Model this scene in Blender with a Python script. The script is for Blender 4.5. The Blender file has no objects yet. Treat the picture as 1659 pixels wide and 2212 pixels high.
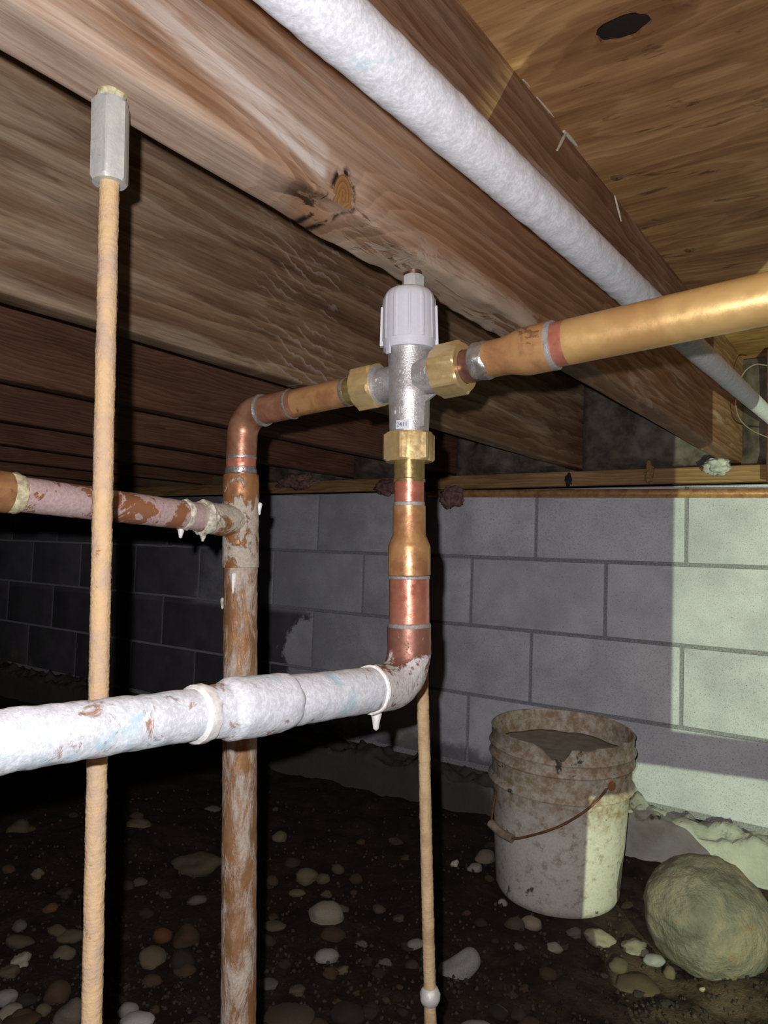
import bpy, bmesh, math, random
from mathutils import Vector, Matrix, noise, geometry
random.seed(7)
S = bpy.context.scene
COL = S.collection
# ------------------------------------------------------------------ camera
CZ = 0.72                                   # camera height above the soil
FPX, YAW, PIT, ROL = 1595.3, math.radians(35.52), math.radians(3.04), math.radians(1.926)
FW = Vector((-math.sin(YAW)*math.cos(PIT), math.cos(YAW)*math.cos(PIT), math.sin(PIT)))
RT0 = Vector((math.cos(YAW), math.sin(YAW), 0)); UP0 = RT0.cross(FW)
RT = math.cos(ROL)*RT0 + math.sin(ROL)*UP0
UP = -math.sin(ROL)*RT0 + math.cos(ROL)*UP0
HD = Vector((-math.sin(YAW), math.cos(YAW), 0))
CP = Vector((0, 0, CZ))
cam = bpy.data.cameras.new('camera'); cam.sensor_fit = 'HORIZONTAL'; cam.sensor_width = 36
cam.lens = FPX/1659*36; cam.clip_start = .02
camo = bpy.data.objects.new('camera', cam); COL.objects.link(camo)
camo.matrix_world = Matrix.Translation(CP) @ Matrix((RT, UP, -FW)).transposed().to_4x4()
S.camera = camo
# ------------------------------------------------------------------ world, lights, exposure
S.view_settings.view_transform = 'Standard'; S.view_settings.look = 'None'
S.view_settings.exposure = 0; S.view_settings.gamma = 1; S.view_settings.use_curve_mapping = False
W = bpy.data.worlds.new('world'); S.world = W; W.use_nodes = True
W.node_tree.nodes['Background'].inputs[0].default_value = (.8, .85, 1, 1)
W.node_tree.nodes['Background'].inputs[1].default_value = .012

def lamp(name, kind, loc, energy, color, falloff, radius):
    l = bpy.data.lights.new(name, kind); l.energy = energy; l.color = color; l.shadow_soft_size = radius
    l.use_nodes = True; nt = l.node_tree; em = nt.nodes['Emission']
    fo = nt.nodes.new('ShaderNodeLightFalloff'); fo.inputs['Strength'].default_value = 1
    nt.links.new(fo.outputs[falloff], em.inputs['Strength'])
    o = bpy.data.objects.new(name, l); COL.objects.link(o); o.location = loc
    return o
# the phone's own flash, a little left of and above the lens
lamp('phone_flash', 'POINT', CP - RT*.014 + UP*.016, 23.5, (1.0, .965, 1.0), 'Linear', .0025)
# the hand lamp standing out of frame on the right
LAMP2 = Vector((.42, .12, CZ - .27))
def azel(a, e):
    a, e = math.radians(a), math.radians(e); return Vector((-math.sin(a)*math.cos(e), math.cos(a)*math.cos(e), math.sin(e)))
wl = lamp('work_lamp_bulb', 'SPOT', LAMP2, 58, (.83, 1.0, .64), 'Linear', .0005)
wl.data.spot_size = math.radians(78); wl.data.spot_blend = .15
wl.rotation_euler = azel(31, 8).to_track_quat('-Z', 'Y').to_euler()

# ------------------------------------------------------------------ helpers: pixel of the photograph + real distance -> point
def ray(u, v): return FW + RT*((u-829.5)/FPX) - UP*((v-1106)/FPX)
def pz(u, v, z): d = ray(u, v); return CP + d*((z-CZ)/d.z)         # on a level plane
def px_(u, v, x): d = ray(u, v); return CP + d*(x/d.x)             # on a plane along the joists
def py_(u, v, y): d = ray(u, v); return CP + d*(y/d.y)             # on a plane along the wall
def pd(u, v, dd): d = ray(u, v); return CP + d*(dd/d.dot(HD))      # at a level distance ahead
def depth(P): return (P-CP).dot(FW)

def fbm(p, o=3):
    a, s = 0, 1.
    for _ in range(o):
        a += noise.noise(p)*s; p = p*2.03; s *= .5
    return a
def tagit(o, label=None, cat=None, group=None, kind=None):
    if label: o['label'] = label
    if cat: o['category'] = cat
    if group: o['group'] = group
    if kind: o['kind'] = kind
    return o
def empty(name, loc, label, cat, group=None):
    o = bpy.data.objects.new(name, None); COL.objects.link(o); o.location = loc; o.empty_display_size = .02
    return tagit(o, label, cat, group)
def wloc(o):
    l = Vector(o.location)
    while o.parent: o = o.parent; l += o.location
    return l
def mesh(name, vs, fs, mat, parent=None, smooth=True, origin=None, sharp=None):
    """vs are world points; the object sits at origin (or under its parent)"""
    og = Vector(origin) if origin is not None else (Vector((0, 0, 0)))
    if parent is not None: og = wloc(parent) if origin is None else og
    m = bpy.data.meshes.new(name); m.from_pydata([Vector(v)-og for v in vs], [], fs); m.update()
    if smooth:
        m.polygons.foreach_set('use_smooth', [True]*len(m.polygons))
        if sharp: m.set_sharp_from_angle(angle=math.radians(sharp))
    if mat: m.materials.append(mat)
    o = bpy.data.objects.new(name, m); COL.objects.link(o)
    if parent is not None:
        o.parent = parent; o.location = og - wloc(parent)
    else: o.location = og
    return o
def frame(d):
    d = d.normalized(); a = Vector((0, 0, 1)) if abs(d.z) < .9 else Vector((0, 1, 0))
    x = a.cross(d).normalized(); return x, d.cross(x), d
def resample(prof, step):
    out = [prof[0]]
    for (h0, r0), (h1, r1) in zip(prof, prof[1:]):
        n = max(1, int(math.ceil(math.hypot(h1-h0, r1-r0)/step))) if step else 1
        for k in range(1, n+1): out.append((h0+(h1-h0)*k/n, r0+(r1-r0)*k/n))
    return out
def lathe(name, A, d, prof, mat, parent=None, seg=40, amp=0, freq=60, step=0, rfun=None, sharp=35, origin=None):
    X, Y, D = frame(Vector(d)); A = Vector(A)
    prof = resample(prof, step); vs, fs = [], []
    for h, r in prof:
        for k in range(seg):
            t = 2*math.pi*k/seg; rr = r if rfun is None else rfun(t, h, r)
            e = X*math.cos(t)+Y*math.sin(t)
            if amp and r > 1e-4: rr += amp*fbm((A+D*h+e*r)*freq, 3)
            vs.append(A+D*h+e*rr)
    n = len(prof)
    for i in range(n-1):
        for k in range(seg):
            k2 = (k+1) % seg
            fs.append((i*seg+k, i*seg+k2, (i+1)*seg+k2, (i+1)*seg+k))
    fs.append(tuple(range(seg-1, -1, -1))); fs.append(tuple((n-1)*seg+k for k in range(seg)))
    return mesh(name, vs, fs, mat, parent, True, origin, sharp)
def tube(name, pts, rad, mat, parent=None, seg=20, amp=0, freq=60, origin=None, caps=True, ell=None):
    """swept tube along a polyline; rad a number or a list"""
    pts = [Vector(p) for p in pts]; n = len(pts)
    if not hasattr(rad, '__len__'): rad = [rad]*n
    T = [(pts[min(i+1, n-1)]-pts[max(i-1, 0)]).normalized() for i in range(n)]
    X, Y, D = frame(T[0]); vs, fs = [], []
    for i in range(n):
        X = (X - T[i]*X.dot(T[i])).normalized(); Y = T[i].cross(X)
        for k in range(seg):
            t = 2*math.pi*k/seg; e = X*math.cos(t)+Y*math.sin(t); r = rad[i]
            if amp: r += amp*fbm((pts[i]+e*rad[i])*freq, 3)
            vs.append(pts[i]+e*r)
    for i in range(n-1):
        for k in range(seg):
            k2 = (k+1) % seg; fs.append((i*seg+k, i*seg+k2, (i+1)*seg+k2, (i+1)*seg+k))
    if caps:
        fs.append(tuple(range(seg-1, -1, -1))); fs.append(tuple((n-1)*seg+k for k in range(seg)))
    return mesh(name, vs, fs, mat, parent, True, origin, 50)
def line(A, B, n): A, B = Vector(A), Vector(B); return [A.lerp(B, k/n) for k in range(n+1)]
def bend(A, C, B, r, n=10):
    """points of a rounded corner at C between A and B"""
    a = (A-C).normalized(); b = (B-C).normalized(); ang = a.angle(b); t = r/math.tan(ang/2)
    ctr = C + (a+b).normalized()*(r/math.sin(ang/2)); p0 = C+a*t; p1 = C+b*t
    u = (p0-ctr); w = (p1-ctr); tot = u.angle(w); ax = u.cross(w).normalized()
    return [ctr + Matrix.Rotation(tot*k/n, 3, ax) @ u for k in range(n+1)]
def hexnut(name, A, d, rc, L, mat, parent, hole=0, rot=0, ch=.0015):
    X, Y, D = frame(Vector(d)); A = Vector(A); seg = 60; ap = rc*math.cos(math.pi/6)
    def rh(t):
        a = (t+rot) % (math.pi/3) - math.pi/6; return ap/math.cos(a)
    rows = [(0, lambda t: hole or .0005), (0, lambda t: min(rh(t), ap*1.0)), (ch, rh), (L-ch, rh), (L, lambda t: min(rh(t), ap*1.0)), (L, lambda t: hole or .0005)]
    vs = [A+D*h+(X*math.cos(2*math.pi*k/seg)+Y*math.sin(2*math.pi*k/seg))*f(2*math.pi*k/seg) for h, f in rows for k in range(seg)]
    fs = [(i*seg+k, i*seg+(k+1) % seg, (i+1)*seg+(k+1) % seg, (i+1)*seg+k) for i in range(len(rows)-1) for k in range(seg)]
    return mesh(name, vs, fs, mat, parent, True, None, 20)
def box(name, lo, hi, mat, parent=None, bev=0, origin=None, smooth=False):
    bm = bmesh.new(); bmesh.ops.create_cube(bm, size=1)
    for v in bm.verts: v.co = Vector([lo[i]+(v.co[i]+.5)*(hi[i]-lo[i]) for i in range(3)])
    if bev: bmesh.ops.bevel(bm, geom=bm.edges[:], offset=bev, segments=2, affect='EDGES', profile=.5)
    vs = [v.co.copy() for v in bm.verts]; bm.verts.index_update(); fs = [tuple(v.index for v in f.verts) for f in bm.faces]; bm.free()
    return mesh(name, vs, fs, mat, parent, smooth, origin, 40 if smooth else None)

# ------------------------------------------------------------------ procedural materials
class NT:
    def __init__(s, name):
        s.m = bpy.data.materials.new(name); s.m.use_nodes = True; s.t = s.m.node_tree; s.b = s.t.nodes['Principled BSDF']
        g = s.n('ShaderNodeNewGeometry'); s.pos = g.outputs['Position']; s.nor = g.outputs['Normal']
    def n(s, t, **k):
        x = s.t.nodes.new(t)
        for a, b in k.items(): setattr(x, a, b)
        return x
    def put(s, sock, v):
        if hasattr(v, 'is_linked') or isinstance(v, bpy.types.NodeSocket): s.t.links.new(v, sock)
        elif isinstance(v, (tuple, list)) and len(v) == 3 and sock.type == 'RGBA': sock.default_value = (*v, 1)
        else: sock.default_value = v
    def map(s, sc=(1, 1, 1), loc=(0, 0, 0), rot=(0, 0, 0), vec=None):
        x = s.n('ShaderNodeMapping'); s.put(x.inputs[0], vec or s.pos); x.inputs['Scale'].default_value = sc
        x.inputs['Location'].default_value = loc; x.inputs['Rotation'].default_value = rot; return x.outputs[0]
    def noise(s, vec=None, sc=5, det=6, ro=.55, dist=0):
        x = s.n('ShaderNodeTexNoise'); s.put(x.inputs['Vector'], vec or s.pos); x.inputs['Scale'].default_value = sc
        x.inputs['Detail'].default_value = det; x.inputs['Roughness'].default_value = ro; x.inputs['Distortion'].default_value = dist; return x.outputs['Fac']
    def vor(s, vec=None, sc=5, feature='F1'):
        x = s.n('ShaderNodeTexVoronoi', feature=feature); s.put(x.inputs['Vector'], vec or s.pos); x.inputs['Scale'].default_value = sc; return x.outputs['Distance']
    def ramp(s, f, stops, interp='LINEAR'):
        x = s.n('ShaderNodeValToRGB'); s.put(x.inputs[0], f); r = x.color_ramp; r.interpolation = interp
        while len(r.elements) < len(stops): r.elements.new(.5)
        for e, (p, c) in zip(r.elements, stops):
            e.position = p; e.color = (*c, 1) if isinstance(c, tuple) else (c, c, c, 1)
        return x.outputs[0]
    def mix(s, f, a, b, bt='MIX'):
        x = s.n('ShaderNodeMix', data_type='RGBA', blend_type=bt); s.put(x.inputs[0], f); s.put(x.inputs[6], a); s.put(x.inputs[7], b); return x.outputs[2]
    def math(s, op, a, b=0., c=None, clamp=False):
        x = s.n('ShaderNodeMath', operation=op, use_clamp=clamp); s.put(x.inputs[0], a); s.put(x.inputs[1], b)
        if c is not None: s.put(x.inputs[2], c)
        return x.outputs[0]
    def sep(s, vec=None):
        x = s.n('ShaderNodeSeparateXYZ'); s.put(x.inputs[0], vec or s.pos); return x.outputs
    def comb(s, a, b, c):
        x = s.n('ShaderNodeCombineXYZ'); s.put(x.inputs[0], a); s.put(x.inputs[1], b); s.put(x.inputs[2], c); return x.outputs[0]
    def rng(s, v, a, b, c=0., d=1., smooth=True):
        x = s.n('ShaderNodeMapRange', interpolation_type='SMOOTHSTEP' if smooth else 'LINEAR'); s.put(x.inputs[0], v)
        for i, q in enumerate((a, b, c, d)): x.inputs[1+i].default_value = q
        return x.outputs[0]
    def bump(s, h, st=.3, dist=.002):
        x = s.n('ShaderNodeBump'); s.put(x.inputs['Height'], h); x.inputs['Strength'].default_value = st; x.inputs['Distance'].default_value = dist
        old = s.b.inputs['Normal'].links
        if old: s.t.links.new(old[0].from_socket, x.inputs['Normal'])
        s.t.links.new(x.outputs[0], s.b.inputs['Normal']); return x.outputs[0]
    def fin(s, col, rough=.6, metal=0., spec=.4):
        s.put(s.b.inputs['Base Color'], col); s.put(s.b.inputs['Roughness'], rough); s.put(s.b.inputs['Metallic'], metal)
        s.b.inputs['Specular IOR Level'].default_value = spec; return s.m

def wood(name, dark, mid, light, stain=(.62, .54, .48), st_lo=.62, st_hi=.72, ring=70, knot=None, axis='y', pale_y=None, saw=0, spec=.25, seed=0., rough=.7, ringw=.18, chatter=None):
    """boards: streaks and growth rings along the board, mineral stains, an optional knot the grain flows round"""
    w = NT(name); X, Y, Z = w.sep()
    if axis == 'x': X, Y = Y, X
    across = w.math('ADD', Z, w.math('MULTIPLY', X, .6))
    low = w.noise(w.comb(w.math('MULTIPLY', X, 3), w.math('MULTIPLY', Y, .9), w.math('MULTIPLY', Z, 6)), 1.6, 4, .5)
    coord = w.math('ADD', w.math('MULTIPLY', across, ring), w.math('MULTIPLY', low, ring*.12))
    if knot:
        dy = w.math('MULTIPLY', w.math('SUBTRACT', Y, knot.y), .55); dz = w.math('SUBTRACT', Z, knot.z)
        rr = w.math('SQRT', w.math('ADD', w.math('POWER', dy, 2.), w.math('POWER', dz, 2.)))
        near = w.math('POWER', 2.718, w.math('MULTIPLY', w.math('POWER', w.math('DIVIDE', rr, .034), 2.), -1.))
        coord = w.math('ADD', coord, w.math('MULTIPLY', near, ring*.055))
    wob = w.noise(w.comb(w.math('MULTIPLY', X, 30), w.math('MULTIPLY', Y, 5), w.math('MULTIPLY', Z, 40)), 1, 5, .6)
    coord = w.math('ADD', coord, w.math('MULTIPLY', wob, 1.6))
    rings = w.math('FRACT', coord)
    rings = w.math('MULTIPLY', w.math('POWER', rings, 1.6), w.rng(rings, 1., .86))
    fib = w.noise(w.comb(w.math('ADD', w.math('MULTIPLY', X, 220), seed), w.math('MULTIPLY', Y, 7), w.math('MULTIPLY', Z, 260)), 1, 9, .72)
    pat = w.noise(w.comb(w.math('MULTIPLY', X, 5), w.math('MULTIPLY', Y, 3.2), w.math('MULTIPLY', Z, 16)), 1, 6, .62, .6)
    f = w.math('ADD', w.math('MULTIPLY', rings, ringw), w.math('ADD', w.math('MULTIPLY', fib, .42), w.math('MULTIPLY', pat, .62)))
    col = w.ramp(f, [(.36, dark), (.58, mid), (.82, light)])
    sn = w.noise(w.comb(w.math('ADD', w.math('MULTIPLY', X, 9), seed), w.math('MULTIPLY', Y, 3.0), w.math('MULTIPLY', Z, 26)), 1, 7, .6, .8)
    sm = w.rng(sn, st_lo, st_hi)
    if pale_y:
        sm = w.math('MAXIMUM', w.math('MULTIPLY', sm, .6), w.math('MULTIPLY', w.rng(sn, .40, .66), w.rng(Y, pale_y[1], pale_y[0])))
    sm = w.math('MULTIPLY', sm, w.rng(fib, .25, .7, .35, 1.))
    col = w.mix(w.math('MULTIPLY', sm, .8), col, stain)
    h = w.math('ADD', w.math('MULTIPLY', fib, .7), w.math('MULTIPLY', rings, .5))
    if knot:
        r2 = w.math('SQRT', w.math('ADD', w.math('POWER', w.math('MULTIPLY', w.math('SUBTRACT', Y, knot.y+.004), 1.25), 2.), w.math('POWER', w.math('MULTIPLY', w.math('SUBTRACT', Z, knot.z+.004), .85), 2.)))
        core = w.math('MULTIPLY', w.rng(r2, .0135, .0120), w.rng(w.sep(w.nor)[0], .3, .6))
        core_c = w.ramp(w.math('FRACT', w.math('MULTIPLY', r2, 260)), [(0, (.20, .095, .03)), (1, (.33, .17, .06))])
        col = w.mix(core, col, core_c)
        edge = w.math('MULTIPLY', w.rng(r2, .0110, .0135), w.rng(r2, .0205, .0145))
        blot = w.rng(w.noise(None, 60, 5, .6), .42, .55)
        col = w.mix(w.math('MULTIPLY', edge, blot), col, (.022, .012, .008))
        crack = w.math('MULTIPLY', w.rng(w.noise(w.comb(w.math('MULTIPLY', X, 20), w.math('MULTIPLY', Y, 16), w.math('MULTIPLY', Z, 45)), 1, 5, .6, 1.), .56, .63), w.math('MULTIPLY', w.rng(Z, knot.z+.006, knot.z-.008), w.math('MULTIPLY', w.rng(Y, knot.y-.06, knot.y-.02), w.rng(Y, knot.y+.16, knot.y+.08))))
        col = w.mix(crack, col, (.02, .014, .012)); h = w.math('SUBTRACT', h, w.math('MULTIPLY', crack, 1.5))
        chip = w.math('MULTIPLY', w.rng(w.noise(w.comb(w.math('MULTIPLY', X, 60), w.math('MULTIPLY', Y, 9), w.math('MULTIPLY', Z, 60)), 1, 6, .6, 1.), .44, .48), w.math('MULTIPLY', w.rng(Z, knot.z+.016, knot.z-.002), w.math('MULTIPLY', w.rng(Y, knot.y+.02, knot.y+.06), w.rng(Y, knot.y+.62, knot.y+.4))))
        col = w.mix(w.math('MULTIPLY', chip, .85), col, (.44, .34, .25)); h = w.math('ADD', h, w.math('MULTIPLY', chip, 1.6))
        wz = w.noise(w.comb(w.math('MULTIPLY', X, 20), w.math('MULTIPLY', Y, 8), w.math('MULTIPLY', Z, 70)), 1, 6, .62, .5)
        zz = w.math('SUBTRACT', Z, w.math('ADD', w.math('MULTIPLY', w.math('SUBTRACT', knot.y, Y), .16), knot.z+.012))
        wmask = w.math('MULTIPLY', w.math('MULTIPLY', w.rng(zz, -.014, -.008), w.rng(zz, .020, .004)), w.math('MULTIPLY', w.rng(Y, knot.y-.26, knot.y-.08), w.rng(Y, knot.y-.012, knot.y-.022)))
        col = w.mix(w.math('MULTIPLY', wmask, w.rng(wz, .36, .56)), col, (.70, .62, .56))
    if chatter:                                     # torn, scalloped grain in one stretch of the board
        tq = w.math('ADD', w.math('MULTIPLY', Z, 330.), w.math('ADD', w.math('MULTIPLY', Y, 90.), w.math('MULTIPLY', w.noise(w.comb(0., w.math('MULTIPLY', Y, 14), w.math('MULTIPLY', Z, 14)), 1, 4, .6), 16.)))
        tw = w.math('POWER', w.math('FRACT', w.math('DIVIDE', tq, 6.28)), 2.)
        tm = w.math('MULTIPLY', w.rng(w.math('ADD', Y, w.math('MULTIPLY', wob, .06)), chatter-.16, chatter-.02), w.rng(w.math('ADD', Y, w.math('MULTIPLY', wob, .05)), chatter+.075, chatter+.06))
        tm = w.math('MULTIPLY', tm, w.rng(w.noise(w.comb(0., w.math('MULTIPLY', Y, 9), w.math('MULTIPLY', Z, 22)), 1, 4, .6), .38, .55))
        h = w.math('ADD', h, w.math('MULTIPLY', w.math('MULTIPLY', tm, tw), 2.2)); col = w.mix(w.math('MULTIPLY', w.math('MULTIPLY', tm, w.rng(tw, .35, .95)), .55), col, (.42, .33, .27))
    if saw:
        sw = w.math('SINE', w.math('MULTIPLY', X, saw)); h = w.math('ADD', h, w.math('MULTIPLY', sw, .6))
    w.bump(h, .35, .0015)
    return w.fin(col, w.rng(fib, .2, .8, rough-.1, rough+.12), 0, spec)

def copper(name, base, tint, crust=None, crust_lo=.55, crust_hi=.6, metal=.75, rough=.34, sc=40, blue=None, brown=None, bumpst=.15, blue_lo=.6, brown_lo=.62, zg=None, stretch=.7):
    """metal with heat tint; crust/blue/brown are mineral and corrosion patches"""
    w = NT(name); a = w.noise(None, sc, 5, .6, .4); b = w.noise(None, sc*5, 4, .6)
    col = w.mix(w.rng(a, .38, .66), base, tint); me = metal; ro = w.rng(b, .3, .7, rough-.06, rough+.12); h = b
    if crust:
        cn = w.noise(w.map((1, 1, stretch)), sc*1.3, 7, .68, .5)
        if zg: cn = w.math('ADD', cn, w.rng(w.sep()[2], zg[0], zg[1], zg[2], zg[3]))
        cm = w.rng(cn, crust_lo, crust_hi)
        fine = w.noise(None, 420, 5, .7)
        cc = w.mix(w.rng(fine, .35, .7), tuple(c*.72 for c in crust), crust)
        col = w.mix(cm, col, cc); me = w.math('MULTIPLY', w.math('SUBTRACT', 1., cm), metal)
        ro = w.mix(cm, ro, (.82,)*3); h = w.math('ADD', w.math('MULTIPLY', cm, 1.3), w.math('MULTIPLY', fine, w.math('ADD', cm, .25)))
    if blue:
        bm_ = w.rng(w.noise(w.map(loc=(3.1, 1.7, 5.2)), sc*.7, 6, .65, .6), blue_lo, blue_lo+.12)
        col = w.mix(w.math('MULTIPLY', bm_, .75), col, blue)
    if brown:
        br = w.rng(w.noise(w.map(loc=(8.1, 4.7, 1.2)), sc*.9, 6, .7, .6), brown_lo, brown_lo+.06)
        col = w.mix(w.math('MULTIPLY', br, .85), col, brown)
    w.bump(h, bumpst, .0012)
    return w.fin(col, ro, me, .5)

def rocky(name, spec=.3):
    """stone tinted by the object's own colour"""
    w = NT(name); oi = w.n('ShaderNodeObjectInfo'); c = oi.outputs['Color']; tc = w.n('ShaderNodeTexCoord').outputs['Object']
    off = w.n('ShaderNodeVectorMath', operation='ADD'); w.t.links.new(tc, off.inputs[0])
    rv = w.math('MULTIPLY', oi.outputs['Random'], 37.); w.t.links.new(w.comb(rv, rv, rv), off.inputs[1]); v = off.outputs[0]
    n1 = w.noise(v, 28, 7, .66, .4); n2 = w.noise(v, 150, 5, .7)
    col = w.mix(w.rng(n1, .35, .7), w.mix(1., c, (.62, .58, .52), 'MULTIPLY'), c)
    col = w.mix(w.math('MULTIPLY', w.rng(n2, .58, .75), .5), col, w.mix(1., c, (.35, .3, .26), 'MULTIPLY'))
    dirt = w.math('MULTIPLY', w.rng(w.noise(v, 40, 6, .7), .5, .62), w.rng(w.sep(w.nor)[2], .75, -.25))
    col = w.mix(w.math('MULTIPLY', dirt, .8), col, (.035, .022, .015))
    w.bump(w.math('ADD', n1, w.math('MULTIPLY', n2, .5)), .5, .004)
    return w.fin(col, .8, 0, spec)

def plain(name, c, rough=.5, metal=0., sc=200, var=.12, bst=.08, spec=.4):
    w = NT(name); n = w.noise(None, sc, 5, .6)
    col = w.mix(w.rng(n, .3, .7), tuple(x*(1-var) for x in c), tuple(min(1, x*(1+var)) for x in c)); w.bump(n, bst, .001)
    return w.fin(col, rough, metal, spec)

KN = px_(742, 425, -.337)                        # the knot on the nearest joist
M = {}
M['joist_near'] = wood('joist_near_wood', (.10, .043, .020), (.25, .128, .065), (.43, .26, .15), (.66, .545, .44), .57, .66, 62, KN, pale_y=(.15, .80))  # near end pale: mineral stain, plus the close flash put into the colour
M['joist_pale'] = wood('joist_pale_wood', (.075, .035, .018), (.20, .115, .062), (.38, .27, .165), (.48, .39, .275), .55, .66, 26, saw=0, seed=4, pale_y=(.2, .85), ringw=.20, chatter=px_(690, 640, -.75).y)
M['joist'] = wood('joist_wood', (.042, .018, .010), (.105, .048, .027), (.18, .095, .054), (.30, .23, .17), .66, .78, 130, seed=9)
M['plate'] = wood('plate_wood', (.10, .05, .02), (.23, .13, .055), (.36, .22, .11), (.2, .13, .08), .66, .8, 90, axis='x', seed=2)
M['blocker'] = wood('blocker_wood', (.08, .05, .03), (.2, .13, .08), (.32, .22, .14), seed=12)
def mk_ply():
    w = NT('plywood'); X, Y, Z = w.sep()
    low = w.noise(w.comb(w.math('MULTIPLY', X, 1.1), w.math('MULTIPLY', Y, 4.5), 0.), 1.5, 4, .5)
    dx = w.math('MULTIPLY', w.math('SUBTRACT', X, HOLE.x), .45); dy = w.math('SUBTRACT', Y, HOLE.y)
    rr = w.math('SQRT', w.math('ADD', w.math('POWER', dx, 2.), w.math('POWER', dy, 2.)))
    near = w.math('POWER', 2.718, w.math('MULTIPLY', w.math('POWER', w.math('DIVIDE', rr, .045), 2.), -1.))
    coord = w.math('ADD', w.math('MULTIPLY', Y, 16.), w.math('ADD', w.math('MULTIPLY', low, 10.), w.math('MULTIPLY', near, 2.2)))
    coord = w.math('ADD', coord, w.math('MULTIPLY', w.noise(w.comb(w.math('MULTIPLY', X, 5), w.math('MULTIPLY', Y, 30), 0.), 1, 5, .6), 1.1))
    fr = w.math('FRACT', coord); rings = w.math('MULTIPLY', w.math('POWER', fr, 2.), w.rng(fr, 1., .8))
    fib = w.noise(w.comb(w.math('MULTIPLY', X, 7), w.math('MULTIPLY', Y, 150), 0.), 1, 6, .65)
    pat = w.noise(w.comb(w.math('MULTIPLY', X, 3.5), w.math('MULTIPLY', Y, 15), 0.), 1, 5, .6, .8)
    f = w.math('ADD', w.math('MULTIPLY', rings, .16), w.math('ADD', w.math('MULTIPLY', fib, .34), w.math('MULTIPLY', pat, .62)))
    col = w.ramp(f, [(.32, (.15, .068, .026)), (.52, (.34, .18, .074)), (.75, (.56, .34, .15))])
    dk = w.rng(w.noise(w.comb(w.math('MULTIPLY', X, 9), w.math('MULTIPLY', Y, 30), 0.), 1, 6, .65, 1.), .60, .68)
    col = w.mix(w.math('MULTIPLY', dk, .7), col, (.05, .022, .012))
    ring = w.math('MULTIPLY', w.rng(rr, .05, .02), .55); col = w.mix(ring, col, (.13, .05, .018))
    w.bump(w.math('ADD', fib, rings), .25, .001)
    return w.fin(col, .62, 0, .3)
HOLE = pz(1345, 62, CZ+.51)
M['ply'] = mk_ply()

def mk_block():
    w = NT('painted_block'); X, Y, Z = w.sep(); oi = w.n('ShaderNodeObjectInfo').outputs['Random']
    n1 = w.noise(None, 9, 6, .6); n2 = w.noise(None, 130, 5, .65); n3 = w.noise(None, 420, 3, .6)
    col = w.mix(w.rng(n1, .3, .7), (.45, .45, .48), (.60, .605, .63))
    col = w.mix(w.math('MULTIPLY', oi, .35), col, (.41, .41, .44))
    pits = w.rng(w.vor(None, 130), .16, .09); pits = w.math('MULTIPLY', pits, w.rng(n2, .5, .6))
    col = w.mix(w.math('MULTIPLY', w.rng(n3, .52, .68), .55), col, (.17, .17, .19)); col = w.mix(w.math('MULTIPLY', pits, .7), col, (.09, .09, .10))
    # bare damp block, ragged at lower left and foot; far adds painted flash falloff
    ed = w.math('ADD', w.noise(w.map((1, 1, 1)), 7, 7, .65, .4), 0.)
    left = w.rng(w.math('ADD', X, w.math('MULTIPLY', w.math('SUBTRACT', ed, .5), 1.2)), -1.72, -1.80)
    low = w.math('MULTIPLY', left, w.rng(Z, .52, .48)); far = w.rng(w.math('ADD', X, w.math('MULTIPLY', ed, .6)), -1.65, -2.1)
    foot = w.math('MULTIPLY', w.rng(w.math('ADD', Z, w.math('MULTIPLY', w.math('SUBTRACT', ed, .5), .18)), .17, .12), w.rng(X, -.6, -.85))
    flash_fade = w.math('MULTIPLY', w.rng(w.math('ADD', X, w.math('MULTIPLY', w.math('SUBTRACT', n1, .5), .9)), -.75, -1.75), .42)  # colour darkens leftward to stand for the flash weakening with distance
    col = w.mix(flash_fade, col, (.15, .15, .165))
    darkened = w.math('MAXIMUM', w.math('MAXIMUM', low, w.math('MULTIPLY', far, .93)), w.math('MULTIPLY', foot, .75))
    col = w.mix(darkened, col, w.mix(w.rng(n1, .3, .7), (.055, .05, .055), (.085, .08, .085)))
    rust = w.math('MULTIPLY', w.rng(w.noise(None, 4, 5, .6), .55, .75), w.rng(Z, .35, .1)); col = w.mix(w.math('MULTIPLY', rust, .35), col, (.36, .33, .19))
    w.bump(w.math('ADD', w.math('MULTIPLY', n2, .8), w.math('SUBTRACT', n3, w.math('MULTIPLY', pits, 2.))), .55, .0022)
    return w.fin(col, .8, 0, .25)
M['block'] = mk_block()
M['mortar'] = plain('mortar', (.22, .22, .225), .9, 0, 260, .4, .5)
M['concrete'] = None
def mk_conc():
    w = NT('footing_concrete'); n1 = w.noise(None, 12, 7, .62); n2 = w.noise(None, 160, 5, .65); X, Y, Z = w.sep()
    col = w.ramp(n1, [(.3, (.27, .26, .21)), (.55, (.40, .40, .34)), (.75, (.50, .49, .42))])
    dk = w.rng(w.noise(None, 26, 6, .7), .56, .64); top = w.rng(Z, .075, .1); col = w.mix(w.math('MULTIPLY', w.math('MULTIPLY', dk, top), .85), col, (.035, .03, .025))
    darkened = w.rng(w.math('ADD', X, w.math('MULTIPLY', w.noise(None, 5, 5, .6), .5)), -.45, -.75); col = w.mix(w.math('MULTIPLY', darkened, .94), col, (.040, .034, .030))  # footing colour gets darker towards the left
    w.bump(w.math('ADD', n1, n2), .5, .004); return w.fin(col, .85, 0, .25)
M['concrete'] = mk_conc()
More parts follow.
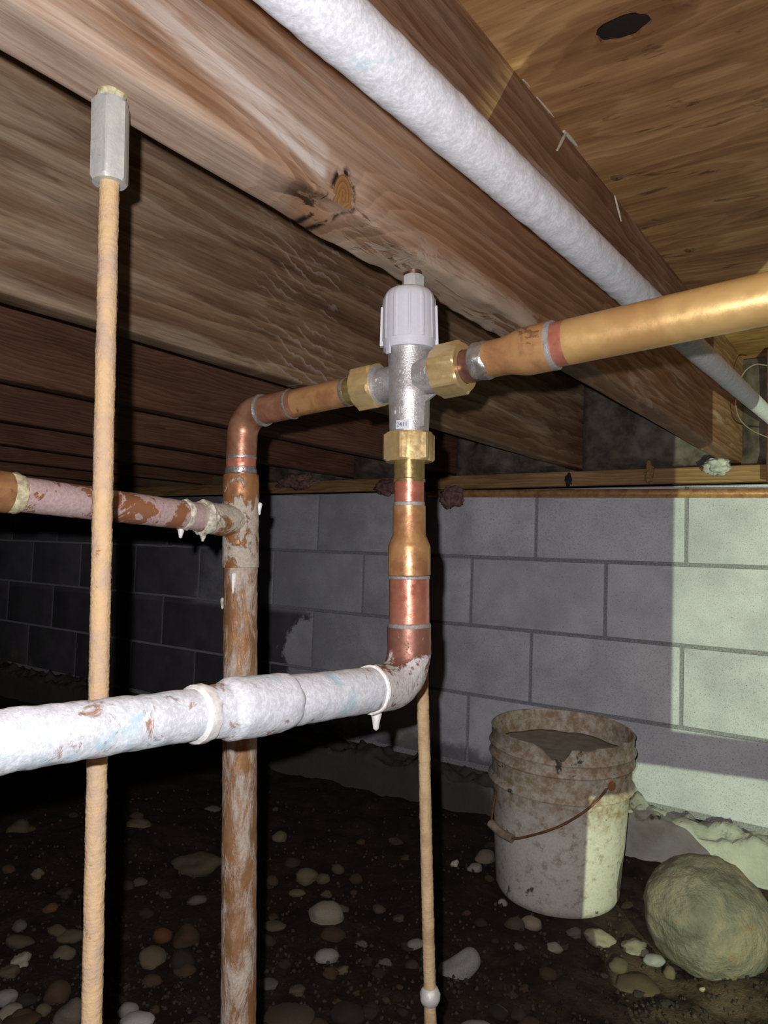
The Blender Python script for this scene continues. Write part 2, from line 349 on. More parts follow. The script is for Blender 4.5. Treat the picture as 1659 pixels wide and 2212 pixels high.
def mk_soil():
    w = NT('soil'); n1 = w.noise(None, 14, 8, .68); n2 = w.noise(None, 120, 6, .7); X, Y, Z = w.sep()
    col = w.ramp(w.math('ADD', w.math('MULTIPLY', n1, .6), w.math('MULTIPLY', n2, .4)), [(.35, (.010, .006, .0045)), (.52, (.024, .0145, .010)), (.72, (.058, .037, .025))])
    pale_right = w.math('MULTIPLY', w.rng(X, -.62, -.3), w.rng(n1, .35, .6)); col = w.mix(w.math('MULTIPLY', pale_right, .7), col, (.13, .09, .055))  # soil colour gets paler towards the right
    w.bump(w.math('ADD', n1, n2), .8, .008); return w.fin(col, .9, 0, .2)
M['soil'] = mk_soil(); M['stone'] = rocky('river_stone')
M['foil'] = plain('kraft_facing', (.075, .06, .045), .7, 0, 30, .5, .5)
M['fibre'] = plain('glass_fibre', (.16, .085, .07), .95, 0, 90, .5, .8)
M['fibre_pale'] = plain('pale_glass_fibre', (.42, .41, .37), .95, 0, 60, .3, .8)
M['rim'] = wood('rim_wood', (.05, .035, .015), (.115, .085, .04), (.19, .14, .075), (.2, .17, .1), .66, .8, 90, axis='x', seed=22)

# ------------------------------------------------------------------ the setting
ZT = CZ+.51; ZJ = CZ+.25; YW = 1.961
def ceiling():
    outer = [(-4.6, -.9), (1.3, -.9), (1.3, 2.2), (-4.6, 2.2)]
    ring = []
    for k in range(48):
        t = 2*math.pi*k/48; r = 1+.16*noise.noise(Vector((math.cos(t)*2, math.sin(t)*2, 3)))
        ring.append((HOLE.x+.026*r*math.cos(t), HOLE.y+.0175*r*math.sin(t)))
    tri = geometry.tessellate_polygon([[Vector((x, y, 0)) for x, y in outer], [Vector((x, y, 0)) for x, y in ring]])
    p2 = outer+ring; n = len(p2); vs = [(x, y, ZT) for x, y in p2]+[(x, y, ZT+.004) for x, y in p2]
    fs = [tuple(t) for t in tri]+[tuple(i+n for i in reversed(t)) for t in tri]
    for k in range(48): a, b = 4+k, 4+(k+1) % 48; fs.append((a, b, b+n, a+n))
    for k in range(4): a, b = k, (k+1) % 4; fs.append((b, a, a+n, b+n))
    c = mesh('ceiling', vs, fs, M['ply'], smooth=False); tagit(c, 'brown plywood subfloor with an oval knot hole', 'ceiling', kind='structure')
    box('upper_floor_layer', (-4.6, -.9, ZT+.016), (1.3, 2.2, ZT+.03), plain('dark_hole_backing', (.018, .010, .007), .9), c)  # near-black layer put in so the knot hole reads as shaded
    sm = plain('screw_head_metal', (.20, .115, .05), .5, .3)
    for u, v in ((1333, 383), (1490, 540)):
        P = pz(u, v, ZT)
        def rf(t, h, r): return r
        s = lathe('screw_head', P+Vector((0, 0, -.0018)), (0, 0, 1), [(0, .0001), (.0, .006), (.0012, .0082), (.0022, .0085), (.0023, .0001)], sm, c, 24)
        for a in (0, math.pi/2):
            d = Vector((math.cos(a+.5), math.sin(a+.5), 0)); e = Vector((-d.y, d.x, 0))
            q = [P+Vector((0, 0, -.0023))+d*i*.004+e*j*.0008+Vector((0, 0, k)) for k in (0, .0008) for i, j in ((-1, -1), (1, -1), (1, 1), (-1, 1))]
            mesh('screw_slot', q, [(0, 1, 2, 3), (7, 6, 5, 4), (0, 4, 5, 1), (1, 5, 6, 2), (2, 6, 7, 3), (3, 7, 4, 0)], M['rim'], s, False)
    gm = plain('dried_glue', (.55, .50, .40), .35, 0, 100, .15)
    for (u0, v0), (u1, v1), r in (((1222, 282), (1204, 324), .0026), ((1218, 276), (1250, 318), .003), ((1328, 404), (1342, 478), .0018), ((1160, 198), (1200, 256), .0013), ((1130, 165), (1165, 206), .0011)):
        A, B = px_(u0, v0, -.336), px_(u1, v1, -.3355); A.z = min(A.z, ZT-.001)
        pts = line(A, B, 8); tube('glue_drip', pts, [r*(.45+.55*math.sin(.4+k/8*2.6))*.9 for k in range(9)], gm, c, 10)
    return c
CE = ceiling()

core = box('wall_back', (-4.7, YW+.0045, .09), (1.3, YW+.19, CZ+.192), M['mortar']); tagit(core, 'grey painted concrete block foundation wall', 'wall', kind='structure')
def blocks():
    L, H, g = .4064, .2032, .0045
    bm = bmesh.new(); bmesh.ops.create_cube(bm, size=1)
    for v in bm.verts: v.co = Vector((v.co.x*(L-2*g), v.co.y*.19, v.co.z*(H-2*g)))
    bmesh.ops.bevel(bm, geom=bm.edges[:], offset=.004, segments=2, affect='EDGES', profile=.6)
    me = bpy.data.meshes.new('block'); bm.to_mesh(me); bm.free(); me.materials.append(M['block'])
    me.polygons.foreach_set('use_smooth', [True]*len(me.polygons)); me.set_sharp_from_angle(angle=math.radians(50))
    offs = (-1.680, -1.477, -1.687, -1.477); rnd = random.Random(3)
    for r in range(4):
        zc = CZ-.0083+.1016-H*r
        for n in range(-8, 7):
            xc = offs[r]+L*(n+.5)
            if xc < -4.5 or xc > 1.2: continue
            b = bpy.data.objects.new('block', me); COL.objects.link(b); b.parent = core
            b.location = Vector((xc, YW+.095+rnd.uniform(-.0012, .0012), zc))-core.location
            b.rotation_euler = (rnd.uniform(-.002, .002), 0, rnd.uniform(-.002, .002))
blocks()
def footing():
    nx, prof = 560, []
    # profile from the soil up the face, over the rough top, to the wall
    for k in range(13): prof.append((0, -.12+k*.017))
    for k in range(1, 12): prof.append((k*.011, .088))
    vs, fs = [], []; m = len(prof)
    for i in range(nx+1):
        x = -4.5+5.6*i/nx
        fy = 1.862+.008*fbm(Vector((x*3, 1, 2)), 2)
        for j, (dy, z) in enumerate(prof):
            p = Vector((x, fy+dy, z))
            if z > .07:
                t = fbm(Vector((x*9, dy*16, 5)), 4); rough = .030 if dy > .004 else .010
                p.z += rough*t + (.032*max(0, fbm(Vector((x*24, dy*34, 1)), 3)) if dy > .008 else 0); p.y += .006*fbm(Vector((x*30, z*30, dy*30)), 2)
            else: p.y += .003*fbm(Vector((x*8, z*8, 0)), 3)-.02*max(0, .05-z)
            vs.append(p)
    for i in range(nx):
        for j in range(m-1): a = i*m+j; fs.append((a, a+m, a+m+1, a+1))
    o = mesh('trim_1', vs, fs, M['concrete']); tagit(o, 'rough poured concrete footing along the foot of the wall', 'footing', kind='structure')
footing()
o = box('trim_2', (-4.6, YW-.008, CZ+.197), (1.3, YW+.13, CZ+.238), M['plate'], bev=.003, smooth=True); tagit(o, 'wooden sill plate on top of the block wall', 'sill', kind='structure')
o = box('trim_3', (-4.6, YW+.12, CZ+.238), (1.3, YW+.16, ZT), M['rim']); tagit(o, 'rim board behind the joist ends', 'rim board', kind='structure')

MB = pz(1665, 2115, .03); BO = CP+ray(1527, 1978)*1.33
def gh(x, y):
    p = Vector((x, y, 0)); h = .020*fbm(p*2.2, 3)+.010*fbm(p*9, 3)+.004*fbm(p*34, 3)
    h += -.025*max(0, min(1, (-x-1.0)/.6))*max(0, min(1, (y-1.2)/.5))          # hollow beside the footing
    h += .04*math.exp(-((x-MB.x)**2/.010+(y-MB.y)**2/.006))                     # soil banked against the boulder
    h -= .028*math.exp(-((x-BO.x)**2+(y-BO.y)**2)/.022)
    d = math.hypot(x+.595, y-1.53)
    if d < .2: h = h*max(0, (d-.12)/.08) if d > .12 else 0
    return h
def floor():
    xs, ys = [], []; x = -4.5
    while x < 1.2: xs.append(x); x += .03 if x < -2.6 else (.014 if x < -1.5 else .0095)
    y = -.9
    while y < 1.93: ys.append(y); y += .04 if y < .5 else .0095
    vs = [(x, y, gh(x, y)) for x in xs for y in ys]; n = len(ys)
    fs = [(i*n+j, (i+1)*n+j, (i+1)*n+j+1, i*n+j+1) for i in range(len(xs)-1) for j in range(n-1)]
    o = mesh('floor', vs, fs, M['soil']); tagit(o, 'dark brown bare soil floor of the crawl space', 'soil', kind='structure')
floor()

# ------------------------------------------------------------------ joists
def joist(k, label, mat):
    x0 = -.385-.4045*k; w = .047 if k == 0 else .040; L0, L1 = -.85, YW+.118
    sec = []                                        # cross-section, right face down, across the bottom, up the left face
    for i in range(14): sec.append((x0+w, ZT-.0005-(ZT-ZJ-.006)*i/13))
    for i in range(1, 6): a = i/6*math.pi/2; sec.append((x0+w-.006+.006*math.cos(a), ZJ+.006-.006*math.sin(a)))
    for i in range(5): sec.append((x0+w-.007-(w-.014)*i/4, ZJ))
    for i in range(1, 6): a = i/6*math.pi/2; sec.append((x0+.006-.006*math.sin(a), ZJ+.006-.006*math.cos(a)))
    for i in range(14): sec.append((x0, ZJ+.006+(ZT-ZJ-.0065)*i/13))
    n = 360 if k == 0 else 120; m = len(sec); vs, fs = [], []
    for i in range(n+1):
        y = L0+(L1-L0)*i/n
        for sx, sz in sec:
            p = Vector((sx, y, sz)); q = Vector((sx*6+k*3, y*2.2, sz*6))
            s = .0016*noise.noise(q*3)
            if k == 0:
                low = max(0, 1-(sz-ZJ)/.035)
                dk = y-KN.y
                if -.05 < dk < .6:                  # split, chipped wood by and beyond the knot
                    g = max(0, min(1, (dk+.05)/.06))*max(0, min(1, (.6-dk)/.12))
                    s += g*low*(.0035*fbm(Vector((sx*40, y*14, sz*60)), 3)+.0015*noise.noise(Vector((sx*90, y*50, sz*120))))
                    if abs(sx-(x0+w)) < .02: s -= low*.006*math.exp(-(dk/.035)**2)
            cx, cz = x0+w/2, (ZJ+ZT)/2
            if sz > ZT-.004: s = 0
            p.x += s*(1 if sx > cx else -1)*(1 if sz > ZJ+.003 else .2); p.z += -s*(1 if sz < ZJ+.004 else 0)
            vs.append(p)
    for i in range(n):
        for j in range(m-1): a = i*m+j; fs.append((a, a+1, a+m+1, a+m))
        a = i*m; fs.append((a+m-1, a, a+m, a+m+m-1))
    fs.append(tuple(range(m-1, -1, -1))); fs.append(tuple(n*m+j for j in range(m)))
    o = mesh('floor_joist', vs, fs, mat, smooth=True, origin=(x0+w/2, .6, ZJ), sharp=60)
    return tagit(o, label, 'joist', 'floor joists under the subfloor')
names = ['nearest joist, with a black-rimmed split knot and the two rod couplings under it',
 'pale brown joist behind the left rod, second from the plywood',
 'dark finely grooved joist, third from the plywood', 'fourth joist from the plywood, dark brown',
 'fifth joist from the plywood, seen just above the far wall', 'sixth joist from the plywood, far left in the dark',
 'seventh joist from the plywood, far left in the dark', 'eighth joist from the plywood, far left in the dark']
for k, nm in enumerate(names): joist(k, nm, M['joist_near'] if k == 0 else M['joist_pale'] if k == 1 else M['joist'])

# ------------------------------------------------------------------ insulation in the bays over the sill
def batt(k, label, mat, lump=.03):
    x0 = -.385-.4045*k-.36; x1 = -.385-.4045*k-.006; vs, fs = [], []; n, m = 26, 16
    y0 = YW+.03
    for i in range(n+1):
        for j in range(m+1):
            s, t = i/n, j/m; x = x0+(x1-x0)*s; z = CZ+.239+(ZT-CZ-.243)*t
            e = min(s, 1-s, t*1.2, (1-t))*6; e = min(1, e)
            y = y0-.035*math.sqrt(e)+lump*fbm(Vector((x*8, z*9, k*7)), 3)*e
            vs.append((x, y, z))
    for i in range(n):
        for j in range(m): a = i*(m+1)+j; fs.append((a, a+m+1, a+m+2, a+1))
    nb = len(vs); vs += [(x0, YW+.118, CZ+.239), (x1, YW+.118, CZ+.239), (x1, YW+.118, ZT-.004), (x0, YW+.118, ZT-.004)]
    fs += [(nb, nb+3, nb+2, nb+1)]
    o = mesh('insulation_batt', vs, fs, mat, origin=((x0+x1)/2, YW+.05, CZ+.239), sharp=50)
    return tagit(o, label, 'insulation', 'insulation batts over the sill')
batt(0, 'olive brown insulation facing left of the nearest joist end', M['foil'])
batt(1, 'wrinkled dark insulation facing between the second and third joist ends', M['foil'], .05)
batt(2, 'dark insulation facing behind the valve, between third and fourth joist ends', M['foil'], .05)
batt(3, 'dark insulation batt beside the elbow pipe over the far wall', M['foil'])
batt(-1, 'dim olive insulation facing right of the nearest joist end', M['foil'], .015)
def tuft(name, label, P, dims, mat, seed, n=2):
    bm = bmesh.new(); bmesh.ops.create_icosphere(bm, subdivisions=4, radius=1)
    vs = []
    for v in bm.verts:
        c = v.co; r = 1+.45*fbm(c*1.6+Vector((seed, 0, 0)), 4)+.15*noise.noise(c*9+Vector((0, seed, 0)))
        vs.append(Vector(P)+Vector((c.x*dims[0], c.y*dims[1], c.z*dims[2]))*r)
    bm.verts.index_update(); fs = [tuple(v.index for v in f.verts) for f in bm.faces]; bm.free()
    o = mesh(name, vs, fs, mat, origin=P); return tagit(o, label, 'insulation')
tuft('insulation_tuft', 'ragged brown insulation tuft hanging over the wall top beside the valve pipe', py_(975, 1074, YW-.058), (.042, .012, .030), M['fibre'], 3)
tuft('insulation_tuft', 'pinkish insulation tuft squeezed over the wall top left of the valve pipe', py_(838, 1052, YW-.012), (.05, .02, .022), M['fibre'], 8)
tuft('insulation_tuft', 'dark pink insulation wad on the sill behind the elbow pipe', py_(640, 1040, YW-.045), (.09, .022, .025), M['fibre'], 12)
tuft('insulation_tuft', 'pale insulation wad tucked under the end of the nearest joist', py_(1548, 1008, YW-.035), (.030, .022, .022), M['fibre_pale'], 17)
tuft('insulation_tuft', 'shred of facing, yellow lamp light put into its colour, hanging on the sill below the nearest joist', py_(1402, 1020, YW-.035), (.010, .008, .028), M['plate'], 23)  # wood colour stands for yellow light on the facing
tuft('insulation_tuft', 'small black shred of facing hanging over the sill', py_(1228, 1037, YW-.022), (.010, .005, .016), plain('black_shred', (.012, .011, .011), .8), 29)

def axp0(v): return pd(884, v, .532)
# ------------------------------------------------------------------ plumbing materials
M['cu_pink'] = copper('fresh_copper', (.62, .24, .16), (.50, .17, .11), metal=.55, rough=.3)
M['cu_gold'] = copper('heat_tinted_copper', (.55, .31, .13), (.38, .18, .08), metal=.45, rough=.34, sc=48, brown=(.22, .11, .055), brown_lo=.62)
M['cu_long'] = copper('yellowed_copper', (.62, .41, .155), (.50, .29, .11), metal=.4, rough=.36, sc=22, brown=(.26, .14, .08), brown_lo=.63)
M['cu_brown'] = copper('brown_copper', (.30, .13, .075), (.42, .22, .13), metal=.5, rough=.36, sc=45)
M['cu_dark'] = copper('dark_copper', (.12, .06, .05), (.24, .12, .09), metal=.5, rough=.3, sc=45)
M['cu_tee'] = copper('crusted_copper', (.30, .13, .05), (.38, .18, .07), (.52, .46, .37), .42, .50, .4, .45, 55, zg=(py_(520, 1062, .44).z, py_(520, 1100, .44).z, -.16, .0), bumpst=.6)
M['cu_riser'] = copper('weathered_riser', (.28, .14, .06), (.38, .21, .10), (.52, .44, .36), .43, .60, .35, .45, 46, bumpst=.5, stretch=.32)
M['cu_branch'] = copper('branch_copper', (.34, .15, .07), (.28, .11, .05), (.50, .36, .34), .45, .47, .3, .45, 26, bumpst=.25)
M['white_pipe'] = copper('whitened_copper', (.46, .28, .2), (.40, .22, .16), (.84, .88, .93), .33, .41, .2, .5, 42, blue=(.42, .62, .70), brown=(.33, .17, .11), bumpst=.28, blue_lo=.52, brown_lo=.66)
M['white_long'] = copper('white_crusted_pipe', (.76, .76, .80), (.7, .7, .75), (.86, .88, .92), .36, .44, 0, .55, 45, blue=(.40, .60, .68), brown=(.42, .38, .36), bumpst=.11, blue_lo=.57, brown_lo=.67)
M['elbow_w'] = copper('half_white_elbow', (.30, .13, .09), (.24, .11, .08), (.66, .64, .61), .40, .46, .4, .4, 55, zg=(axp0(1400).z, axp0(1450).z, -.16, .05), blue=(.45, .58, .6), bumpst=.45, blue_lo=.68)
M['solder'] = copper('solder', (.52, .52, .50), (.40, .39, .37), metal=.8, rough=.3, sc=120, bumpst=.3)
M['flux'] = copper('grey_flux', (.36, .34, .31), (.25, .23, .21), metal=.3, rough=.5, sc=120, bumpst=.4)
M['brass'] = copper('brass', (.70, .54, .26), (.60, .44, .19), metal=.6, rough=.33, sc=60, bumpst=.06)
M['brass_d'] = copper('dull_brass', (.40, .32, .12), (.30, .21, .09), metal=.7, rough=.28, sc=60, bumpst=.06)
M['nickel'] = copper('cast_nickel', (.56, .55, .54), (.46, .45, .45), metal=.7, rough=.42, sc=140, bumpst=.3)
M['knob'] = plain('grey_plastic', (.53, .54, .585), .42, 0, 400, .03, .03)
M['scale_w'] = plain('mineral_scale', (.50, .48, .38), .6, 0, 220, .45, .6)
M['bead_w'] = plain('white_bead', (.74, .73, .70), .5, 0, 300, .12, .3)
M['scale_y'] = plain('yellow_scale', (.48, .44, .27), .6, 0, 260, .35, .6)
M['label'] = plain('sticker_paper', (.55, .57, .62), .6, 0, 100, .04, .02)
M['ink'] = plain('black_ink', (.02, .02, .025), .6)

def ring(name, A, d, h, r, mat, parent, bulge=.0012, ln=.003, amp=.0004):
    return lathe(name, Vector(A)+Vector(d).normalized()*h, d, [(-ln/2, r-.0006), (-ln/3, r+bulge*.7), (0, r+bulge), (ln/3, r+bulge*.7), (ln/2, r-.0006)], mat, parent, 36, amp, 260)
def drop(name, P, r, L, mat, parent):
    return lathe(name, Vector(P), (0, 0, -1), [(-r*.9, .0003), (-r*.5, r*.8), (0, r), (L*.35, r*.8), (L*.65, r*.55), (L*.9, r*.5), (L, .0003)], mat, parent, 16, r*.15, 300)

# ------------------------------------------------------------------ mixing valve
YP = .44                                              # the run stands in this plane along the wall
AX0, AX1 = pd(884, 690, .532), pd(884, 1300, .532); UPV = (AX0-AX1).normalized()
def axp(v): return pd(884, v, .532)
def hv(v): return (axp(v)-VO).dot(UPV)
VO = axp(818)
XR = Vector((1, 0, .07)).normalized()
valve = empty('mixing_valve', axp(1000), 'nickel mixing valve with grey cap and three brass union nuts', 'valve')
body = lathe('valve_body', VO, UPV, [(hv(945), .0140), (hv(910), .0146), (hv(862), .0150), (hv(850), .0158), (hv(842), .0152), (hv(800), .0150), (hv(770), .0155), (hv(757), .0160), (hv(742), .0158)], M['nickel'], valve, 56, .0002, 200)
lathe('valve_arm', VO+XR*-.012+UPV*-.001, XR*-1, [(0, .0128), (.016, .0130), (.020, .0136), (.030, .0136)], M['nickel'], valve, 44, .0002, 200)
lathe('valve_arm', VO+XR*.010+UPV*-.001, XR, [(0, .0132), (.018, .0132), (.022, .0138), (.030, .0138)], M['nickel'], valve, 44, .0002, 200)
# casting rib under the right arm
mesh('casting_rib', [VO+XR*a+UPV*b+Vector((0, -1, 0))*c for c in (.004, .0065) for a, b in ((.012, -.016), (.026, -.0165), (.0175, -.021), (.0165, -.038), (.012, -.038))],
     [(0, 1, 2, 3, 4), (9, 8, 7, 6, 5), (0, 5, 6, 1), (1, 6, 7, 2), (2, 7, 8, 3), (3, 8, 9, 4), (4, 9, 5, 0)], M['nickel'], valve, False)
n1 = hexnut('union_nut', VO+XR*-.0265, XR*-1, .0185, .0185, M['brass'], valve, .011, .35)
n2 = hexnut('union_nut', VO+XR*.0250, XR, .0195, .0215, M['brass'], valve, .0118, .25)
n3 = hexnut('union_nut', VO+UPV*hv(936), UPV*-1, .0193, .0210, M['brass'], valve, .011, .78)
lathe('washer_ring', VO+XR*-.0255, XR*-1, [(0, .0135), (.0005, .0150), (.0018, .0150), (.002, .0135)], M['nickel'], valve, 40)
# cap with ribs
def knob_r(t, h, r):
    if h < hv(738) or h > hv(648): return r
    a = (t % (math.pi/6))/(math.pi/6); return r + (.00055 if a < .22 else 0)
kb, kt = hv(752), hv(622)
cap = lathe('cap', VO, UPV, [(kb-.002, .0166), (kb-.002, .0188), (kb, .0190), (hv(739), .0193), (hv(738), .0196), (hv(662), .0191), (hv(648), .0187), (hv(639), .0178), (hv(632), .0160), (hv(629), .0145), (hv(628), .0136), (hv(628.5), .0002)], M['knob'], valve, 144, rfun=knob_r, step=.004)
X_, Y_, D_ = frame(UPV)
for ang in (-95, 84, 178, -4):
    # fins that stand off the cap: measured round the axis from the side facing the camera
    base = (-HD - UPV*(-HD).dot(UPV)).normalized(); e = Matrix.Rotation(math.radians(ang), 3, UPV) @ base; tng = UPV.cross(e).normalized()
    if ang in (-4,): continue
    h0, h1 = hv(748), hv(664)
    q = [VO+UPV*h+e*r+tng*w for h in (h0, h1) for r in (.0190, .0214 if h == h0 else .0206) for w in (-.0021, .0021)]
    mesh('cap_fin', q, [(0, 1, 3, 2), (4, 6, 7, 5), (0, 4, 5, 1), (2, 3, 7, 6), (0, 2, 6, 4), (1, 5, 7, 3)], M['knob'], cap, False)
e = Matrix.Rotation(math.radians(-55), 3, UPV) @ (-HD).normalized(); tng = UPV.cross(e).normalized()
mesh('cap_lug', [VO+UPV*h+e*r+tng*w for h in (hv(772), hv(748)) for r in (.0176, .0193) for w in (-.0018, .0018)], [(0, 1, 3, 2), (4, 6, 7, 5), (0, 4, 5, 1), (2, 3, 7, 6), (0, 2, 6, 4), (1, 5, 7, 3)], M['knob'], cap, False)
def text(name, body_, C, nrm, up, size, depth_, mat, parent, wrap=None):
    """raised lettering; wrap = (axis point, axis dir, radius) curls it round a cylinder"""
    cu = bpy.data.curves.new(name, 'FONT'); cu.body = body_; cu.size = size; cu.extrude = depth_; cu.align_x = 'CENTER'; cu.align_y = 'CENTER'
    t = bpy.data.objects.new('t', cu); COL.objects.link(t); dg = bpy.context.evaluated_depsgraph_get(); me = bpy.data.meshes.new_from_object(t.evaluated_get(dg))
    bpy.data.objects.remove(t); up = up.normalized(); n = (nrm-up*nrm.dot(up)).normalized(); r = up.cross(n); vs = []
    my = (min(v.co.y for v in me.vertices)+max(v.co.y for v in me.vertices))/2
    for v in me.vertices:
        x, y, z = v.co; y -= my
        if wrap:
            O, R = wrap; a = x/R; vs.append(O + up*((C-O).dot(up)+y) + (n*math.cos(a)+r*math.sin(a))*(R+z))
        else: vs.append(C+r*x+up*y+n*z)
    fs = [tuple(p.vertices) for p in me.polygons]; bpy.data.meshes.remove(me)
    return mesh(name, vs, fs, mat, parent, False)
face = (CP-VO); face = (face-UPV*face.dot(UPV)).normalized()
def rotd(a): return Matrix.Rotation(math.radians(a), 3, UPV) @ face
text('embossed_letters', 'MIX', VO+UPV*hv(893), rotd(-24), UPV, .0068, .0007, M['nickel'], valve, (VO, .0147))
text('embossed_letter', 'C', VO+XR*-.0225+Vector((0, 0, .001)), Vector((.25, -1, -.05)), Vector((0, 0, 1)), .006, .0006, M['nickel'], valve, (VO+XR*-.0215, .0134)) if False else None
def arm_letter(ch, xo):
    O = VO+XR*xo-UPV*.001; n = Vector((0, -1, .0)); vs = None
    cu = bpy.data.curves.new('l', 'FONT'); cu.body = ch; cu.size = .0075; cu.extrude = .0005; cu.align_x = 'CENTER'; cu.align_y = 'CENTER'
    t = bpy.data.objects.new('t', cu); COL.objects.link(t); dg = bpy.context.evaluated_depsgraph_get(); me = bpy.data.meshes.new_from_object(t.evaluated_get(dg)); bpy.data.objects.remove(t)
    R = .0133; vs = [O+XR*v.co.x+(Vector((0, 0, 1))*math.sin(v.co.y/R)+n*math.cos(v.co.y/R))*(R+v.co.z) for v in me.vertices]
    mesh('embossed_letter', vs, [tuple(p.vertices) for p in me.polygons], M['nickel'], valve, False); bpy.data.meshes.remove(me)
arm_letter('C', -.0195); arm_letter('H', .0195)
for k in range(2):
    C0 = VO+UPV*hv(812+20*k); n = rotd(-22)
    lathe('embossed_mark', C0+n*.0150, n, [(-.001, .0022), (.0003, .0022), (.0006, .0018), (.0006, .0010), (-.0004, .0008)], M['nickel'], valve, 20)
# date sticker
def sticker():
    n = rotd(-20); r = UPV.cross(n); vs, fs = [], []; R = .0152; z0, z1 = hv(933), hv(914); m = 12; w = .0100
    for i in range(m+1):
        a = (-.5+i/m)*w/R
        for z in (z0, z1):
            for rr in (R-.0003, R): vs.append(VO+UPV*z+(n*math.cos(a)+r*math.sin(a))*rr)
    for i in range(m):
        b = i*4; c = b+4; fs += [(b+1, c+1, c+3, b+3), (b, b+2, c+2, c), (b+2, b+3, c+3, c+2), (b, c, c+1, b+1)]
    fs += [(0, 1, 3, 2), (m*4, m*4+2, m*4+3, m*4+1)]
    s = mesh('date_sticker', vs, fs, M['label'], valve, False); tagit(s, 'pale sticker printed 2411')
    text('printed_digits', '2411', VO+UPV*(z0+z1)/2, n, UPV, .0042, .00002, M['ink'], s, (VO, R+.00004))
sticker()
lathe('tailpiece', VO+XR*-.043, XR*-1, [(0, .0106), (.012, .0106), (.0125, .0112), (.0150, .0112)], M['brass_d'], valve, 36)
lathe('tailpiece', VO+XR*.0455, XR, [(0, .0116), (.004, .0116), (.013, .0112), (.0145, .0118)], M['cu_dark'], valve, 36)
lathe('tailpiece', VO+UPV*hv(992), UPV*-1, [(0, .0112), (hv(992)-hv(1034), .0112), (hv(992)-hv(1036), .0117), (hv(992)-hv(1042), .0117)], M['brass_d'], valve, 36)

# ------------------------------------------------------------------ outlet pipe to the right
ox = VO.x
outlet = empty('copper_pipe', VO+XR*.2, 'yellowed copper pipe leaving the valve to the right with a reducer', 'pipe', None)
def rx(u): return (py_(u, 745 if u > 1100 else 780, YP).x-ox)
XO = VO.copy()
XD = (py_(1659, 645, YP)-py_(1215, 742, YP)).normalized(); XB = py_(1215, 742, YP)
def ro(u): return (py_(u, 742-(u-1215)*.218, YP)-XB).dot(XD)
lathe('solder_blob', XB, XD, [(ro(1022), .0112), (ro(1027), .0126), (ro(1036), .0131), (ro(1050), .0129), (ro(1062), .0120)], M['solder'], outlet, 40, .0012, 170, .002)
lathe('reducer', XB, XD, [(ro(1050), .0124), (ro(1085), .0124), (ro(1100), .0128), (ro(1125), .0150), (ro(1140), .0158), (ro(1192), .0158)], M['cu_gold'], outlet, 44)
ring('solder_ring', XB, XD, ro(1196), .0155, M['flux'], outlet, .0004, .0045)
lathe('fresh_end', XB, XD, [(ro(1192), .0142), (ro(1230), .0143)], M['cu_pink'], outlet, 44)
lathe('pipe_run', XB, XD, [(ro(1228), .01435), (.75, .01435)], M['cu_long'], outlet, 48, step=.02)

# ------------------------------------------------------------------ left run: pipe, elbow, tee, branch and riser
RX = py_(521, 1000, YP); riser_ax0 = RX; riser_bot = py_(515, 2212, YP); RD = (riser_bot-RX).normalized()
riser_bot = RX + RD*((RX.z+.03)/-RD.z)
left = empty('copper_pipe', (riser_bot.x, riser_bot.y, .0), 'stained copper riser with elbow and crusted tee, left of the valve', 'pipe')
EL = py_(524, 896, YP)                               # corner of the elbow
LA = VO+XR*-.0565; LDv = (EL-LA).normalized()
def lx(u): return (py_(u, 840+(785-u)*.205, YP)-LA).dot(LDv)
lathe('pipe_run', LA, LDv, [(0, .0111), (lx(618), .0111)], M['cu_gold'], left, 40, step=.02)
ring('solder_ring', LA, LDv, .001, .0109, M['solder'], left, .0006, .004)
lathe('pipe_sleeve', LA, LDv, [(lx(640), .0111), (lx(634), .0119), (lx(572), .0119)], M['cu_brown'], left, 40)
ring('solder_ring', LA, LDv, lx(628), .0117, M['solder'], left, .0010, .003)
RU = -RD
hub = .0125
eb = bend(LA, EL, RX+RD*.1, .020, 14)
e0 = LA+LDv*(lx(566)); e1 = RX+RD*((py_(521, 986, YP)-RX).dot(RD))
tube('elbow', [e0, e0.lerp(eb[0], .5)]+eb+[eb[-1].lerp(e1, .5), e1], hub*1.04, M['cu_brown'], left, 36)
ring('solder_ring', LA, LDv, lx(567), hub, M['solder'], left, .0016, .0035)
def lv(v): return (py_(520, v, YP)-RX).dot(RD)
ring('solder_ring', RX, RD, lv(989), hub, M['solder'], left, .0006, .004)
lathe('pipe_stub', RX, RD, [(lv(985), .0126), (lv(1030), .0126)], M['cu_pink'], left, 40, .0005, 150, .002)
ring('solder_ring', RX, RD, lv(1018), .0126, M['solder'], left, .0010, .007, .0008)
tee = lathe('tee', RX, RD, [(lv(1027), .0128), (lv(1027), .0150), (lv(1034), .0153), (lv(1090), .0152), (lv(1150), .0152), (lv(1216), .0154), (lv(1226), .0151), (lv(1227), .0142)], M['cu_tee'], left, 56, .0006, 160, .0025)
TB = RX+RD*lv(1128); BE = px_(0, 1062, TB.x); BD = (BE-TB).normalized()
def bx_(u): return (px_(u, 1062+u*.131, TB.x)-TB).dot(BD)
lathe('tee_branch', TB, BD, [(0, .0132), (bx_(492), .0134), (bx_(455), .0130), (bx_(452), .0128), (bx_(428), .0122)], M['cu_tee'], tee, 44, .0007, 150, .0025)
lathe('branch_pipe', TB, BD, [(bx_(470), .0113), (bx_(20), .0114), (.9, .0114)], M['cu_branch'], left, 44, .00025, 120, .004)
ring('crust_ring', TB, BD, bx_(398), .0113, M['scale_w'], left, .0010, .006, .0016)
ring('crust_ring', TB, BD, bx_(440), .0128, M['scale_w'], left, .0010, .010, .0020)
